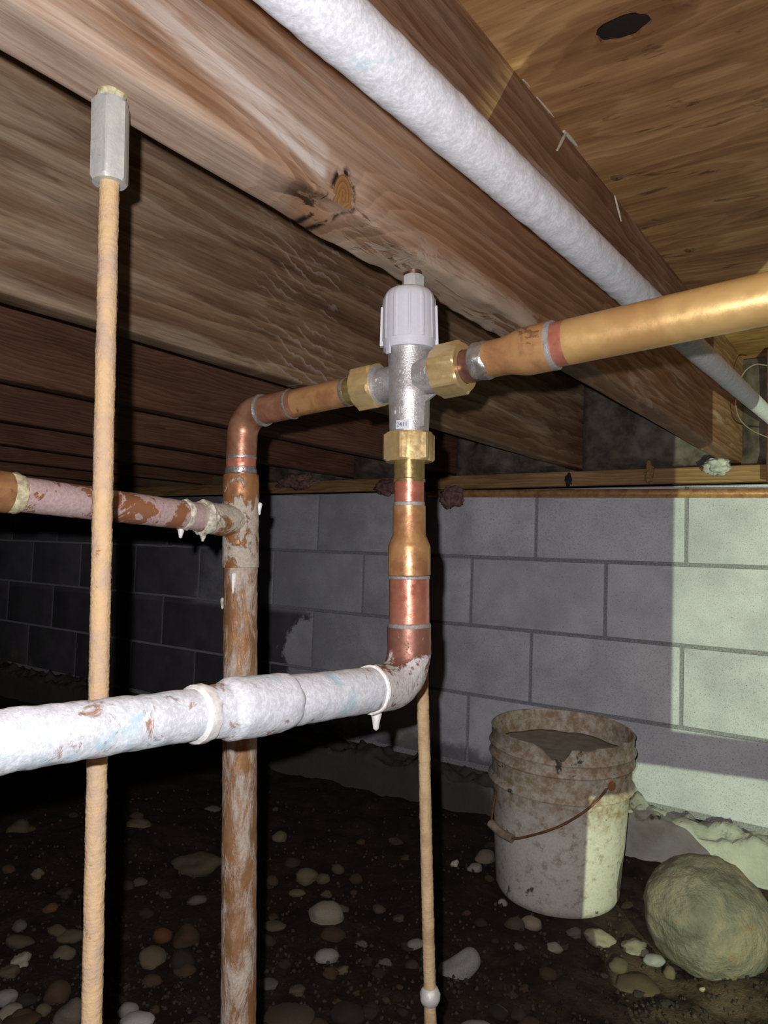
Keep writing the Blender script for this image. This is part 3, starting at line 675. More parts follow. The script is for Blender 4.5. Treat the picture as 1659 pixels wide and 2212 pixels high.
lathe('coupling', TB, BD, [(bx_(16), .0114), (bx_(14), .0131), (bx_(-60), .0131), (bx_(-60), .0114)], M['cu_gold'], left, 40)
ring('crust_ring', TB, BD, bx_(28), .0116, M['scale_y'], left, .0014, .011, .0012)
drop('crust_drip', TB+BD*bx_(392)+Vector((0, 0, -.0125)), .0026, .006, M['bead_w'], left)
drop('crust_drip', TB+BD*bx_(440)+Vector((0, 0, -.0145)), .0026, .005, M['scale_w'], left)
drop('crust_drip', RX+RD*lv(1090)+RT*.0160, .0022, .009, M['bead_w'], left)
drop('crust_drip', RX+RD*lv(1295)-RT*.0150, .0020, .008, M['scale_w'], left)
drop('solder_drip', RX+RD*lv(1240)-HD*.0138-RT*.003, .0022, .016, M['bead_w'], left)
lathe('riser_pipe', RX, RD, [(lv(1222), .0141), (lv(2212)+.2, .0141)], M['cu_riser'], left, 52, .0005, 130, .004)

# ------------------------------------------------------------------ lower run: stubs, reducer, elbow and the whitened pipe
low = empty('copper_pipe', axp(1460), 'white crusted copper pipe crossing low at the front, rising by an elbow to the valve', 'pipe')
def ha(v): return -hv(v)
DN = UPV*-1
lathe('pipe_stub', VO, DN, [(ha(1036), .0108), (ha(1100), .0108)], M['cu_pink'], low, 44)
ring('solder_ring', VO, DN, ha(1089), .0109, M['flux'], low, .0005, .0035)
lathe('reducer', VO, DN, [(ha(1093), .0108), (ha(1093), .0118), (ha(1155), .0119), (ha(1176), .0148), (ha(1182), .0153), (ha(1242), .0153), (ha(1244), .0143)], M['cu_gold'], low, 48)
ring('solder_ring', VO, DN, ha(1247), .0147, M['flux'], low, .0004, .003)
lathe('pipe_stub', VO, DN, [(ha(1240), .0144), (ha(1350), .0144)], M['cu_pink'], low, 48)
ring('solder_ring', VO, DN, ha(1351), .0146, M['flux'], low, .0010, .0045)
EC = axp(1478); PE = px_(0, 1602, EC.x); PD = (PE-EC).normalized()
def bw(u): return (px_(u, 1602-u*.137, EC.x)-EC).dot(PD)
b2 = bend(VO, EC, PE, .024, 16); s0 = VO+DN*ha(1354); s1 = EC+PD*bw(800)
tube('elbow', [s0, s0.lerp(b2[0], .4), s0.lerp(b2[0], .7)]+b2+line(b2[-1], s1, 4)[1:], .0157, M['elbow_w'], low, 48, .0005, 140)
ring('crust_ring', EC, PD, bw(838), .0157, M['bead_w'], low, .0012, .004, .0004) if False else ring('crust_ring', s1, PD, -.0004, .0150, M['bead_w'], low, .0014, .0035, .0004)
lathe('pipe_run', EC, PD, [(bw(810), .0146), (bw(605), .0146)], M['white_pipe'], low, 52, .0005, 130, .003)
lathe('coupling', EC, PD, [(bw(620), .0144), (bw(611), .0160), (bw(600), .0165), (bw(505), .0165), (bw(492), .0160), (bw(478), .0138), (bw(455), .0133), (bw(418), .0133)], M['white_pipe'], low, 52, .0006, 120, .003)
ring('crust_ring', EC, PD, bw(430), .0134, M['bead_w'], low, .0014, .009, .0005)
lathe('pipe_run', EC, PD, [(bw(440), .0124), (bw(0), .0126), (.95, .0126)], M['white_pipe'], low, 52, .0007, 110, .003)
drop('crust_drip', EC+PD*bw(815)+Vector((0, 0, -.0165)), .0038, .011, M['bead_w'], low)

# ------------------------------------------------------------------ long white pipe under the joists
wa, wb = Vector((-.188, .10, CZ+.2095)), Vector((-.232, 1.65, CZ+.300)); wd = (wb-wa).normalized()
wp = lathe('water_pipe', wa-wd*.9, wd, [(0, .0140), (1.05, .0141), (1.35, .0146), (1.55, .0150), (1.7, .0143), (2.72, .0138)], M['white_long'], None, 48, .0005, 90, .004, origin=wa)
tagit(wp, 'long white corroded pipe running along the nearest joist to the wall', 'pipe')
# ------------------------------------------------------------------ copper line on the wall top, cable, vertical pipe
ca, cb = py_(1000, 1066, YW-.026), py_(1659, 1065.5, YW-.026); cd = (cb-ca).normalized()
o = lathe('copper_line', ca-cd*.12, cd, [(0, .0114), (2.3, .0114)], M['cu_gold'], None, 32, origin=ca); tagit(o, 'thin brown copper line running along the top of the block wall', 'pipe')
vp = py_(1655, 950, YW-.06); o = lathe('copper_line', (vp.x+.012, vp.y, CZ+.19), (0, 0, 1), [(0, .0115), (.31, .0115)], M['cu_brown'], None, 28, origin=(vp.x+.012, vp.y, CZ+.19)); tagit(o, 'reddish upright copper pipe at the right edge beside the nearest joist end', 'pipe')
cpts = []
ctrl = [(1658, 790), (1630, 788), (1605, 808), (1592, 850), (1590, 880), (1600, 908), (1625, 930), (1659, 945)]
ctrl = [py_(u, v, YW-.17) for u, v in ctrl]
for i in range(len(ctrl)-1):
    p0, p1, p2, p3 = ctrl[max(i-1, 0)], ctrl[i], ctrl[i+1], ctrl[min(i+2, len(ctrl)-1)]
    for k in range(6):
        t = k/6; cpts.append(.5*((2*p1)+(p2-p0)*t+(2*p0-5*p1+4*p2-p3)*t*t+(3*p1-p0-3*p2+p3)*t**3))
cpts.append(ctrl[-1]); cpts.append(ctrl[-1]+Vector((.1, 0, -.01)))
o = tube('cable', cpts, .0016, plain('cable_sheath', (.17, .14, .09), .5), None, 10, origin=cpts[0]); tagit(o, 'thin looped cable hanging near the wall at the right edge', 'cable')

# ------------------------------------------------------------------ hanger rods
M['rust_pale'] = copper('pale_rusted_steel', (.62, .43, .23), (.50, .36, .25), metal=0, rough=.8, sc=60, bumpst=.8, brown=(.34, .15, .05), brown_lo=.62)
M['rust_mid'] = copper('rusted_steel', (.55, .40, .22), (.40, .26, .14), metal=0, rough=.8, sc=45, bumpst=.8, brown=(.25, .09, .035), brown_lo=.64)
M['zinc'] = copper('galvanised_steel', (.52, .54, .52), (.60, .60, .55), metal=.25, rough=.5, sc=70, bumpst=.3, brown=(.42, .36, .24), brown_lo=.62)
def rod(label, u0, v0, bot, r, mat, nut_len, ball=None, rc=.0105):
    T = pz(u0, v0, ZJ-.0005); d0 = (T-CP).dot(HD); B = pd(bot[0], bot[1], d0); D = (B-T).normalized(); L = (T.z-.0)/-D.z
    e = empty('threaded_rod', T+D*L, label, 'rod', 'hanger rods under the nearest joist')
    pitch = .00175; vs, fs = [], []; seg = 14; n = int((L)/(pitch/3)); X, Y, DD = frame(D)
    for i in range(n+1):
        h = L*i/n
        for k in range(seg):
            t = 2*math.pi*k/seg; ph = (h/pitch - k/seg) % 1; w = abs(ph-.5)*2
            P = T+D*h+(X*math.cos(t)+Y*math.sin(t))*r
            rr = r-.00012*w + .00028*fbm(P*420, 2) + .0003*noise.noise(P*90)
            vs.append(T+D*h+(X*math.cos(t)+Y*math.sin(t))*rr)
    for i in range(n):
        for k in range(seg): fs.append((i*seg+k, i*seg+(k+1) % seg, (i+1)*seg+(k+1) % seg, (i+1)*seg+k))
    mesh('rod', vs, fs, mat, e)
    c = hexnut('coupling_nut', T+D*.004, D, rc, nut_len, M['zinc'], e, r-.0008, .2, .002)
    tuftv = lathe('rust_collar', T+D*-.001, D, [(0, .0085), (.003, .0075), (.006, .006)], M['scale_y'] if not ball else M['cu_dark'], e, 18, .0015, 300)
    if ball:
        P = pd(ball[0], ball[1], d0); lathe('weld_ball', P-D*.0082, D, [(0, .004), (.002, .0070), (.006, .0086), (.010, .0086), (.014, .0070), (.0165, .004)], M['zinc'], e, 24, .0006, 200)
    return e
rod('rusty threaded rod on the left with a pale grey coupling nut at the joist', 240, 207, (198, 2212), .0054, M['rust_pale'], .0465)
rod('thinner rusty rod behind the valve with a ball-shaped lump near the ground', 892, 588, (930, 2212), .0053, M['rust_mid'], .030, (929, 2152))

# ------------------------------------------------------------------ bucket
def mk_bucket_mat():
    w = NT('dirty_white_plastic'); X, Y, Z = w.sep()
    n1 = w.noise(None, 16, 8, .7, .5); n2 = w.noise(None, 48, 8, .72, .1); n3 = w.noise(None, 230, 4, .6)
    col = w.mix(w.rng(n3, .3, .7), (.50, .47, .42), (.60, .57, .50))
    up = w.rng(w.math('ADD', Z, w.math('MULTIPLY', w.math('SUBTRACT', n1, .5), .25)), .15, .24)
    col = w.mix(w.math('MULTIPLY', up, w.rng(n2, .33, .62, .2, .95)), col, (.29, .20, .115))
    col = w.mix(w.math('MULTIPLY', w.rng(n2, .50, .66), .65), col, (.24, .17, .10))
    blk = w.rng(w.noise(w.map((1, 1, .8), (2, 5, 1)), 20, 7, .68, .4), .62, .66); col = w.mix(w.math('MULTIPLY', blk, .9), col, (.035, .028, .024))
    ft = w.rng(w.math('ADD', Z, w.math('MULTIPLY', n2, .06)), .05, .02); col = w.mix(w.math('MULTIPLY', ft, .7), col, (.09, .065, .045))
    w.bump(w.math('ADD', n2, w.math('MULTIPLY', n3, .4)), .25, .002)
    return w.fin(col, w.rng(n2, .3, .7, .45, .8), 0, .35)
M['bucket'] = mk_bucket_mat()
BR = CP + ray(1214, 1573)*1.6; BC = Vector((BR.x, BR.y, 0)) - HD*-.0; BH = BR.z
BC = BC + HD*.020
bkt = empty('bucket', (BC.x, BC.y, .002), 'dirty white plastic bucket with broken rim and rusty wire handle', 'bucket')
def rimcut(deg):                                 # degrees from the side facing the camera, positive to the right
    pts = [(-180, 0), (-36, 0), (-33, .004), (-27, .010), (-21, .026), (-17, .024), (-12, .027), (-8, .012), (-6, .003), (0, .002), (12, .003), (14, 0), (40, 0), (43, -.006), (45, -.002), (50, 0), (180, 0)]
    for (a, x), (b, y) in zip(pts, pts[1:]):
        if a <= deg <= b: return x+(y-x)*(deg-a)/(b-a)
    return 0
def bucket_body():
    f = -HD; r_ = HD.cross(Vector((0, 0, 1))); H = BH
    prof = [(0, .002), (0, .118), (.004, .126), (.014, .1305), (H-.225, .1385), (H-.125, .1435), (H-.113, .1440), (H-.112, .1535), (H-.109, .1548), (H-.106, .1535), (H-.098, .1465),
            (H-.062, .1478), (H-.061, .1528), (H-.058, .1545), (H-.055, .1530), (H-.048, .1485), (H-.038, .1490), (H-.037, .1535), (H-.034, .1552), (H-.031, .1535), (H-.026, .1495),
            (H-.014, .1500), (H-.004, .1502), (H-.001, .1516), (H, .1506), (H, .1470), (H-.003, .1462), (H-.030, .1445), (H-.09, .1415), (H-.1, .002)]
    seg = 180; vs, fs = [], []
    for h, r in prof:
        for k in range(seg):
            t = 360*k/seg-180; c = rimcut(t); a = math.radians(t); hh = h
            lim = H-c
            if h > H-.033: hh = min(h, lim) if c >= 0 else (h-c if h > H-.006 else h)
            rr = r+.0012*noise.noise(Vector((math.cos(a)*2, math.sin(a)*2, h*4)))
            vs.append(BC+(f*math.cos(a)+r_*math.sin(a))*rr+Vector((0, 0, hh+.002)))
    n = len(prof)
    for i in range(n-1):
        for k in range(seg): fs.append((i*seg+k, i*seg+(k+1) % seg, (i+1)*seg+(k+1) % seg, (i+1)*seg+k))
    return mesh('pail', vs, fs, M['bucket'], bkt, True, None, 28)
pail = bucket_body()
def onb(u, v, r):
    d = ray(u, v); o = CP-BC; a = d.x**2+d.y**2; b = 2*(o.x*d.x+o.y*d.y); c = o.x**2+o.y**2-r*r; q = b*b-4*a*c
    t = (-b-math.sqrt(q))/(2*a) if q > 0 else -b/(2*a)
    return CP+d*t
def spline(ctrl, n=8):
    out = []
    for i in range(len(ctrl)-1):
        p0, p1, p2, p3 = ctrl[max(i-1, 0)], ctrl[i], ctrl[i+1], ctrl[min(i+2, len(ctrl)-1)]
        for k in range(n):
            t = k/n; out.append(.5*((2*p1)+(p2-p0)*t+(2*p0-5*p1+4*p2-p3)*t*t+(3*p1-p0-3*p2+p3)*t**3))
    return out+[ctrl[-1]]
M['rust_wire'] = copper('rusty_wire', (.11, .045, .018), (.20, .085, .03), metal=.1, rough=.7, sc=120, bumpst=.5)
wire = spline([onb(1310, 1684, .152), onb(1296, 1704, .158), onb(1276, 1725, .160), onb(1246, 1748, .158), onb(1205, 1772, .156), onb(1160, 1789, .156), onb(1108, 1802, .158), onb(1080, 1790, .163), onb(1062, 1772, .170), onb(1063, 1740, .168), onb(1068, 1712, .160), onb(1068, 1700, .152)], 8)
hw = tube('handle', wire, .0024, M['rust_wire'], bkt, 10, .0004, 300)
gp = [onb(1106, 1803, .158), onb(1098, 1799, .159), onb(1080, 1790, .163), onb(1064, 1776, .169), onb(1058, 1770, .171)]
tube('grip', spline(gp, 5), .0088, plain('dirty_grip', (.25, .19, .13), .7, 0, 80, .3, .2), hw, 16)
ear = onb(1312, 1683, .150); en = (ear-BC); en.z = 0; en.normalize()
lathe('handle_ear', ear-en*.004, en, [(0, .016), (.006, .0155), (.009, .012), (.0095, .005), (.0085, .0002)], M['bucket'], bkt, 28)
lathe('rust_stain_boss', ear+en*.002, en, [(0, .0095), (.0055, .009), (.0065, .0065), (.0066, .0002)], copper('orange_rust', (.30, .13, .04), (.2, .08, .03), metal=0, rough=.85, sc=150, bumpst=.5), bkt, 20)
def mud():
    vs, fs = [BC+Vector((0, 0, BH-.046))], []; seg, rings = 72, 14
    for i in range(1, rings+1):
        for k in range(seg):
            t = 2*math.pi*k/seg; r = .1425*i/rings; p = Vector((math.cos(t)*r, math.sin(t)*r, 0))
            wob = .0045*fbm(Vector((math.cos(t)*2.5, math.sin(t)*2.5, 1)), 3)*max(0, (i-10)/4)
            vs.append(BC+p+Vector((0, 0, BH-.046+.0012*fbm(p*30, 3)+wob)))
    fs += [(0, 1+k, 1+(k+1) % seg) for k in range(seg)]
    for i in range(rings-1):
        for k in range(seg): a = 1+i*seg; fs.append((a+k, a+seg+k, a+seg+(k+1) % seg, a+(k+1) % seg))
    b = len(vs); vs += [BC+Vector((math.cos(2*math.pi*k/seg)*.140, math.sin(2*math.pi*k/seg)*.140, BH-.08)) for k in range(seg)]
    a = 1+(rings-1)*seg
    fs += [(a+k, b+k, b+(k+1) % seg, a+(k+1) % seg) for k in range(seg)]+[tuple(b+k for k in range(seg-1, -1, -1))]
    o = mesh('dried_mud', vs, fs, plain('grey_mud', (.26, .225, .18), .85, 0, 40, .18, .3), None, True, BC+Vector((0, 0, BH-.05)))
    tagit(o, 'grey brown dried mud filling the bucket to near its rim', 'mud')
mud_o = mud()
# the bucket leans a little towards the camera
tilt = Matrix.Translation(Vector((BC.x, BC.y, 0))) @ Matrix.Rotation(math.radians(3.0), 4, RT0) @ Matrix.Translation(Vector((-BC.x, -BC.y, 0)))
bpy.context.view_layer.update()
for o in (bkt, bpy.data.objects['dried_mud']): o.matrix_world = tilt @ Matrix.Translation(o.location)

# ------------------------------------------------------------------ stones
def stone_mesh(seed, rough=.25, sub=3, facet=0.):
    bm = bmesh.new(); bmesh.ops.create_icosphere(bm, subdivisions=sub, radius=1); sv = Vector((seed*3.7, seed*1.3, seed*2.1))
    for v in bm.verts:
        c = v.co.copy(); r = 1+rough*fbm(c*.8+sv, 3)+.04*noise.noise(c*5+sv)
        if facet: r -= facet*abs(noise.noise(c*1.7+sv*2))
        v.co = c*r
    me = bpy.data.meshes.new('stone'); bm.to_mesh(me); bm.free(); me.polygons.foreach_set('use_smooth', [True]*len(me.polygons)); me.materials.append(M['stone']); return me
SM = [stone_mesh(s, .22+.05*(s % 3), 3) for s in range(10)]; SA = [stone_mesh(s+20, .42, 3, .45) for s in range(5)]
TAN, GRY, BRN, PAL, OLV, DRK, ORG = (.17, .135, .085), (.14, .13, .12), (.085, .05, .028), (.34, .33, .31), (.12, .10, .062), (.038, .03, .025), (.17, .07, .028)
def bone_mesh():
    bm = bmesh.new(); bmesh.ops.create_icosphere(bm, subdivisions=4, radius=1)
    for v in bm.verts:
        c = v.co.copy(); f = .50+.42*c.x*c.x-.16*c.x+.10*noise.noise(c*1.6+Vector((5, 2, 1)))
        q = Vector((c.x*1.15, c.y*f*1.3, c.z*f*1.15)); v.co = Matrix.Rotation(math.radians(-38), 3, 'Y') @ q
    me = bpy.data.meshes.new('stone'); bm.to_mesh(me); bm.free(); me.polygons.foreach_set('use_smooth', [True]*len(me.polygons)); me.materials.append(M['stone']); return me
BONE = bone_mesh()
def stone(label, u, v, w, h, col, name='stone', ang=False, tall=.9, sink=.4, grp='stones on the soil', rz=None):
    P = pz(u, v+h*.28, .01)
    if P.y > 1.83: P.y = 1.83
    Z = depth(P); a = w*Z/FPX/2; c = h*Z/FPX/2*tall; b = (a+c)/2*1.05
    rnd = random.Random(int(u*7+v)); me = rnd.choice(SA if ang else SM)
    if 'bone' in label: me = BONE
    o = bpy.data.objects.new(name, me); COL.objects.link(o); o.location = (P.x, P.y, gh(P.x, P.y)+c*(1-2*sink)*.9+.002)
    o.scale = (a, b, c); o.rotation_euler = (rnd.uniform(-.2, .2), rnd.uniform(-.2, .2), YAW+(rz if rz is not None else rnd.uniform(-.35, .35)))
    j = rnd.uniform(.85, 1.12); o.color = (*[x*j for x in col], 1)
    tagit(o, label, 'stone', grp); return o
LIST = [
 ('rounded olive grey stone at the left edge, farthest back there', 39, 1772, 48, 44, OLV), ('flat tan stone just right of the left rod', 298, 1784, 56, 22, TAN),
 ('broad flat grey slab with ragged edge against the riser pipe', 425, 1854, 112, 60, OLV, 1), ('small tan chip left of the left rod', 81, 1878, 30, 28, TAN, 1),
 ('small orange brown pebble left of the left rod', 108, 1949, 34, 20, ORG), ('dull grey flat stone left of the riser pipe', 426, 1934, 42, 24, GRY),
 ('reddish brown rounded stone between left rod and riser', 351, 1997, 44, 38, ORG), ('dark brown rounded stone touching the riser side of the reddish stone', 401, 2000, 58, 60, BRN),
 ('yellowish brown rounded stone below the reddish one', 330, 2046, 62, 48, TAN), ('dark grey stone below the dark brown one', 395, 2058, 52, 60, DRK),
 ('dark grey pebble at the left edge above the olive flat stone', 45, 1986, 30, 28, GRY), ('olive brown stone half behind the left rod', 154, 2001, 56, 28, OLV),
 ('flat olive stone at the left edge', 42, 2020, 62, 30, OLV), ('greyish tan stone just left of the left rod', 139, 2037, 42, 36, TAN),
 ('pale angular stone near the left edge', 45, 2056, 46, 44, (.40, .38, .30), 1), ('light grey rounded stone at the lower left edge', 12, 2131, 50, 36, PAL),
 ('tan grey cobble in the lower left corner', 22, 2167, 58, 44, (.36, .32, .25)), ('brown upright cobble left of the left rod near the bottom', 124, 2125, 54, 62, BRN),
 ('large brownish grey cobble behind the left rod at the bottom', 150, 2168, 66, 72, (.20, .165, .13)), ('small tan stone in the lower left', 95, 2172, 32, 28, TAN),
 ('light grey stone right of the left rod at the bottom', 277, 2164, 46, 36, PAL), ('whitest spotted cobble right of the left rod at the bottom edge', 297, 2194, 72, 36, (.62, .62, .60)),
 ('long brown stone along the bottom left edge', 45, 2200, 86, 26, BRN), ('small brown pebble left of the riser at the bottom', 334, 2167, 22, 20, BRN),
 ('flat grey pebble high beside the riser pipe', 462, 1736, 34, 14, GRY), ('dark cobble left of the riser at the bottom edge', 434, 2196, 44, 40, DRK),
 ('tan stone right of the riser, topmost of that group', 606, 1791, 32, 28, TAN), ('oval tan stone standing on end between riser and right rod', 663, 1868, 48, 44, TAN),
 ('flat tan pebble under the oval tan stone', 642, 1900, 36, 17, TAN), ('speckled tan pebble right of the oval tan stone', 699, 1878, 28, 26, TAN),
 ('dim olive pebble above the speckled one', 730, 1854, 30, 26, OLV), ('brown pebble between riser and right rod, rightmost of its row', 768, 1870, 32, 22, BRN),
 ('dim brown stone touching the right side of the riser', 587, 1876, 32, 32, BRN), ('big tan grey cobble in the middle of the soil', 702, 1960, 80, 56, (.36, .32, .25)),
 ('brown flat stone tucked under the big middle cobble', 722, 1999, 52, 30, BRN), ('flat greyish stone right of the riser pipe', 594, 1980, 54, 22, OLV),
 ('whitish quartz cobble below the big middle cobble', 705, 2056, 52, 40, PAL), ('small tan chip below the quartz cobble', 738, 2092, 36, 20, TAN, 1),
 ('small grey chip right of the big middle cobble', 783, 2017, 30, 16, GRY, 1), ('grey flat chip between quartz cobble and right rod', 832, 2065, 32, 18, GRY, 1),
 ('light stone half behind the right rod', 896, 2022, 42, 24, PAL), ('flat grey sliver right of the riser near the bottom', 580, 2117, 48, 15, GRY),
 ('wide dark brown flat rock at the bottom edge beside the riser', 621, 2192, 116, 52, (.115, .08, .055)), ('small brown chip near the bottom middle', 729, 2153, 28, 20, BRN, 1),
 ('dark lump near the bottom left of the right rod', 801, 2171, 38, 30, DRK), ('bone-shaped light grey cobble just right of the right rod', 994, 2062, 84, 104, (.36, .36, .36)),
 ('white tan pebble left of the bucket', 1027, 1884, 34, 22, PAL), ('bright quartz chip right of the right rod', 982, 1866, 20, 26, (.6, .58, .52), 1),
 ('brown grey stone against the left side of the bucket', 1050, 1843, 46, 34, (.21, .165, .125)), ('tan grey stone touching the front left of the bucket foot', 1148, 1981, 46, 36, (.33, .28, .22)),
 ('small pale pebble at the left of the bucket foot', 1087, 1941, 20, 17, PAL), ('grey oval pebble in front of the bucket', 1198, 2028, 36, 22, (.38, .35, .30)),
 ('grey stone against the front of the bucket foot', 1240, 2001, 36, 24, GRY, 1), ('tan chunk in front of the right of the bucket foot', 1292, 2006, 64, 42, (.33, .29, .22), 1),
 ('tan grey chunk between bucket and boulder', 1372, 2026, 72, 38, (.34, .31, .25), 1), ('grey stone touching the left foot of the boulder', 1414, 2060, 44, 28, (.36, .36, .36)),
 ('tan upright pebble under the left of the boulder', 1447, 2078, 26, 34, TAN), ('low brown rock left of the soil bank by the boulder', 1375, 2093, 94, 36, (.13, .09, .06)),
 ('small brown stone in front of the bucket, left of the low brown rock', 1183, 2074, 42, 24, BRN), ('light grey cobble at the bottom edge right of the right rod', 1023, 2208, 78, 34, PAL),
 ('tiny tan pebble on the soil bank by the boulder', 1518, 2128, 15, 11, (.5, .42, .28)), ('brown pebble left of the bucket below the white tan one', 1057, 1898, 22, 17, BRN),
 ('tiny grey chip in front of the bucket foot', 1121, 2037, 24, 16, GRY, 1), ('small pale sliver at the right of the bucket foot', 1356, 1945, 30, 11, OLV)]
for it in LIST: stone(*it[:6], ang=len(it) > 6)
for i in range(120):                                 # the scatter of little pebbles nothing tells apart
    rnd = random.Random(900+i); u, v = rnd.uniform(-40, 1690), 1700+520*rnd.random()**.75
    P = pz(u, v, 0)
    if P.y > 1.8 or math.hypot(P.x-BC.x, P.y-BC.y) < .17 or math.hypot(P.x+.305, P.y-1.5) < .16: continue
    s = rnd.uniform(.006, .019)*(1.5 if rnd.random() < .18 else 1); px = s*FPX/depth(P)
    o = stone('little dull pebble half sunk in the dark soil', u, v, px*2, px*1.3, rnd.choice((DRK, BRN, DRK, BRN, DRK, OLV, (.06, .045, .035), (.11, .085, .06))), 'pebble', rnd.random() < .3, 1, .45, 'little pebbles scattered on the soil')
def boulder():
    C = CP+ray(1527, 1978)*1.335; bm = bmesh.new(); bmesh.ops.create_icosphere(bm, subdivisions=6, radius=1); vs = []
    for v in bm.verts:
        c = v.co; q = Vector((c.dot(RT0), c.dot(HD), c.z))
        r = 1+.09*fbm(q*.9+Vector((4, 1, 2)), 3)+.018*fbm(q*5, 4)+.006*fbm(q*22, 2)
        r -= .10*max(0, 1-((q-Vector((.45, -.25, .75))).length/.5)**2)               # shallow scoop at the top right
        if q.z > 0: r += .03*max(0, -q.x)
        vs.append(C+RT0*(q.x*r*.112)+HD*(q.y*r*.10)+Vector((0, 0, q.z*r*.100+q.x*-.012)))
    bm.verts.index_update(); fs = [tuple(v.index for v in f.verts) for f in bm.faces]; bm.free()
    o = mesh('boulder', vs, fs, M['boulder'], None, True, (C.x, C.y, 0)); tagit(o, 'big rounded boulder lit greenish, on the soil right of the bucket', 'boulder')
def mk_boulder():
    w = NT('boulder_stone'); n1 = w.noise(None, 11, 8, .66, .5); n2 = w.noise(None, 90, 7, .68); n3 = w.noise(None, 30, 6, .6, .8)
    col = w.ramp(n1, [(.32, (.085, .08, .062)), (.5, (.20, .185, .14)), (.66, (.33, .265, .17))])
    col = w.mix(w.math('MULTIPLY', w.rng(n3, .55, .68), .6), col, (.26, .17, .09)); col = w.mix(w.math('MULTIPLY', w.rng(n2, .58, .7), .5), col, (.12, .10, .08))
    w.bump(w.math('ADD', w.math('MULTIPLY', n3, .8), n2), .8, .010); return w.fin(col, .85, 0, .25)
M['boulder'] = mk_boulder(); boulder()
# loose crumbs of soil nobody could count
def crumbs():
    rnd = random.Random(5); vs, fs = [], []; base = [(1, 0, 0), (-1, 0, 0), (0, 1, 0), (0, -1, 0), (0, 0, 1), (0, 0, -1)]
    tri = [(0, 2, 4), (2, 1, 4), (1, 3, 4), (3, 0, 4), (2, 0, 5), (1, 2, 5), (3, 1, 5), (0, 3, 5)]
    for i in range(3000):
        u, v = rnd.uniform(-60, 1720), 1690+560*rnd.random()**.8; P = pz(u, v, 0)
        if P.y > 1.84 or math.hypot(P.x-BC.x, P.y-BC.y) < .14: continue
        s = rnd.uniform(.0015, .006); b = len(vs); R = Matrix.Rotation(rnd.uniform(0, 6.28), 3, Vector((rnd.random(), rnd.random(), rnd.random()+.1)).normalized())
        z = gh(P.x, P.y)
        for c in base: vs.append(Vector((P.x, P.y, z+s*.3))+R @ (Vector(c)*s*rnd.uniform(.6, 1.2)))
        fs += [tuple(b+k for k in t) for t in tri]
    o = mesh('soil_crumbs', vs, fs, M['crumb'], bpy.data.objects['floor']); tagit(o, 'loose crumbs and grit', kind='stuff')
M['crumb'] = plain('crumbly_soil', (.030, .020, .014), .9, 0, 25, .75, .3)
crumbs()

# ------------------------------------------------------------------ out of frame on the right: the hand lamp and an added unseen blocker shaped to cut its light
blocker = empty('lamp_blocker', Vector((0, 0, 0))+Vector((LAMP2.x, LAMP2.y, 0))+azel(39.8, 0)*.22, 'added unseen blocker shaping the lamp light, out of frame on the right', 'blocker')
def slab(name, az0, az1, dist, z0, z1, th, mat):
    a = (az0+az1)/2; f = azel(a, 0); r = Vector((f.y, -f.x, 0)); c = Vector((LAMP2.x, LAMP2.y, 0))+f*dist
    w = dist*math.tan(math.radians((az1-az0)/2)); vs = [c+f*k+r*j*(w*(dist+k)/dist if k > 0 and False else w)+Vector((0, 0, z)) for z in (z0, z1) for k, j in ((0, -1), (0, 1), (th, 1), (th, -1))]
    return mesh(name, vs, [(3, 2, 1, 0), (4, 5, 6, 7), (0, 1, 5, 4), (1, 2, 6, 5), (2, 3, 7, 6), (3, 0, 4, 7)], mat, blocker, False)
slab('blocker_top', 26.3, 53.2, .19, CZ-.27-.19*math.tan(math.radians(7.0)), ZT, .07, M['blocker'])
slab('blocker_foot', 35.1, 54.5, .19, -.02, CZ-.27-.19*math.tan(math.radians(7.0)), .05, M['zinc'])
f = azel(26.4, 0); c0 = Vector((LAMP2.x, LAMP2.y, LAMP2.z-.19*math.tan(math.radians(5.6))))+f*.19
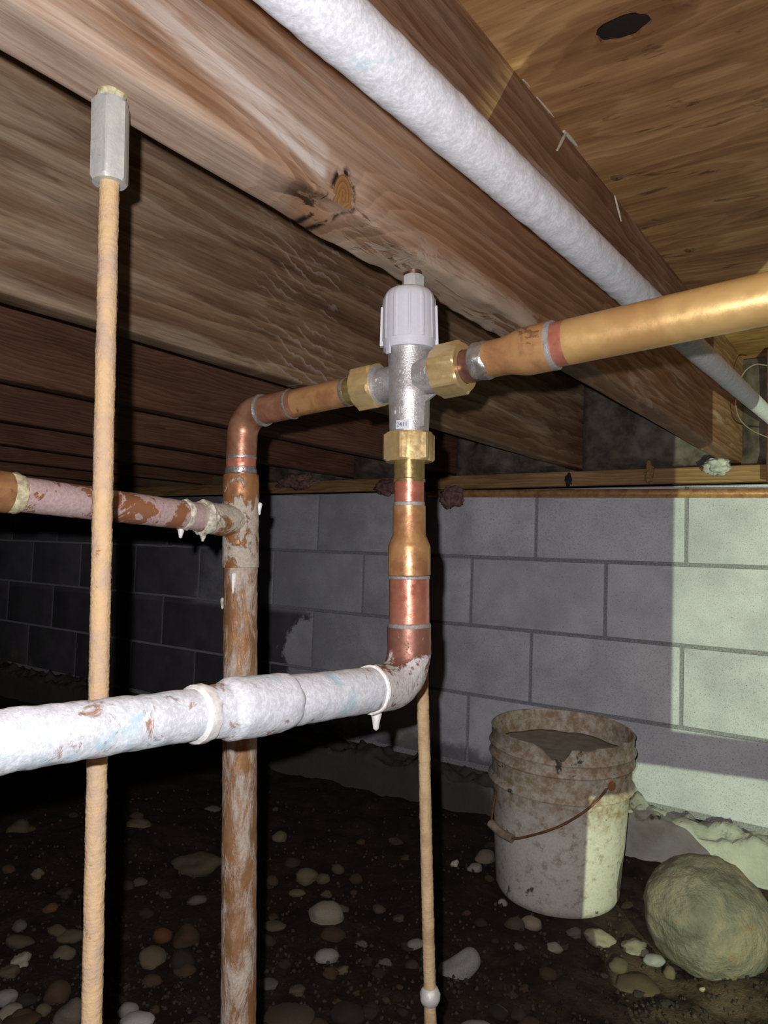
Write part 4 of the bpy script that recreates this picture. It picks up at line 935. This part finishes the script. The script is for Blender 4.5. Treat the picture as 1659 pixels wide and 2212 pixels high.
tube('blocker_bar', [c0-azel(26.4+90, 0)*-.0, c0+Vector((.10, .03, .002)), c0+Vector((.26, .08, .004))], .0042, M['zinc'], blocker, 12)
wlmp = empty('work_lamp', (LAMP2.x+.05, LAMP2.y-.06, 0), 'small hand lamp on a stand, right of the picture', 'lamp')
bk = -azel(31, 8)
lathe('reflector', LAMP2+bk*.045, -bk, [(0, .004), (.0, .020), (.012, .034), (.03, .043), (.04, .046), (.04, .0445), (.03, .0415), (.012, .0325), (.004, .02), (.004, .001)], plain('lamp_shell', (.25, .25, .26), .4, .6), wlmp, 36)
def flap():  # added flaps that hold the lamp light off the left side
    a0, a1 = azel(61, 0), azel(112, 0); z = Vector((0, 0, .06)); L0 = LAMP2
    am = azel(61.5, 0); a0 = azel(51.5, 0); hi = Vector((0, 0, .055*math.tan(math.radians(37.))))
    q = [L0+a0*.055-z, L0+am*.055-z, L0+am*.055+hi, L0+a0*.055+hi]; t = azel(58, 0)*.0015
    mesh('blocker_flap', q+[p+t for p in q], [(3, 2, 1, 0), (4, 5, 6, 7), (0, 1, 5, 4), (1, 2, 6, 5), (2, 3, 7, 6), (3, 0, 4, 7)], M['ink'], wlmp, False)
    q = [L0+am*.055-z, L0+a1*.055-z, L0+a1*.055+z*1.6, L0+am*.055+z*1.6]; t = azel(86, 0)*.0015
    mesh('blocker_flap', q+[p+t for p in q], [(3, 2, 1, 0), (4, 5, 6, 7), (0, 1, 5, 4), (1, 2, 6, 5), (2, 3, 7, 6), (3, 0, 4, 7)], M['ink'], wlmp, False)
flap()
tube('stand', [LAMP2+bk*.045, LAMP2+bk*.07+Vector((0, 0, -.04)), Vector((LAMP2.x, LAMP2.y, .01))+Vector((bk.x, bk.y, 0))*.08], .007, M['ink'], wlmp, 12)
lathe('base', Vector((LAMP2.x, LAMP2.y, gh(LAMP2.x, LAMP2.y)-.012))+Vector((bk.x, bk.y, 0))*.08, (0, 0, 1), [(0, .002), (0, .06), (.03, .058), (.036, .02), (.04, .002)], M['ink'], wlmp, 28)
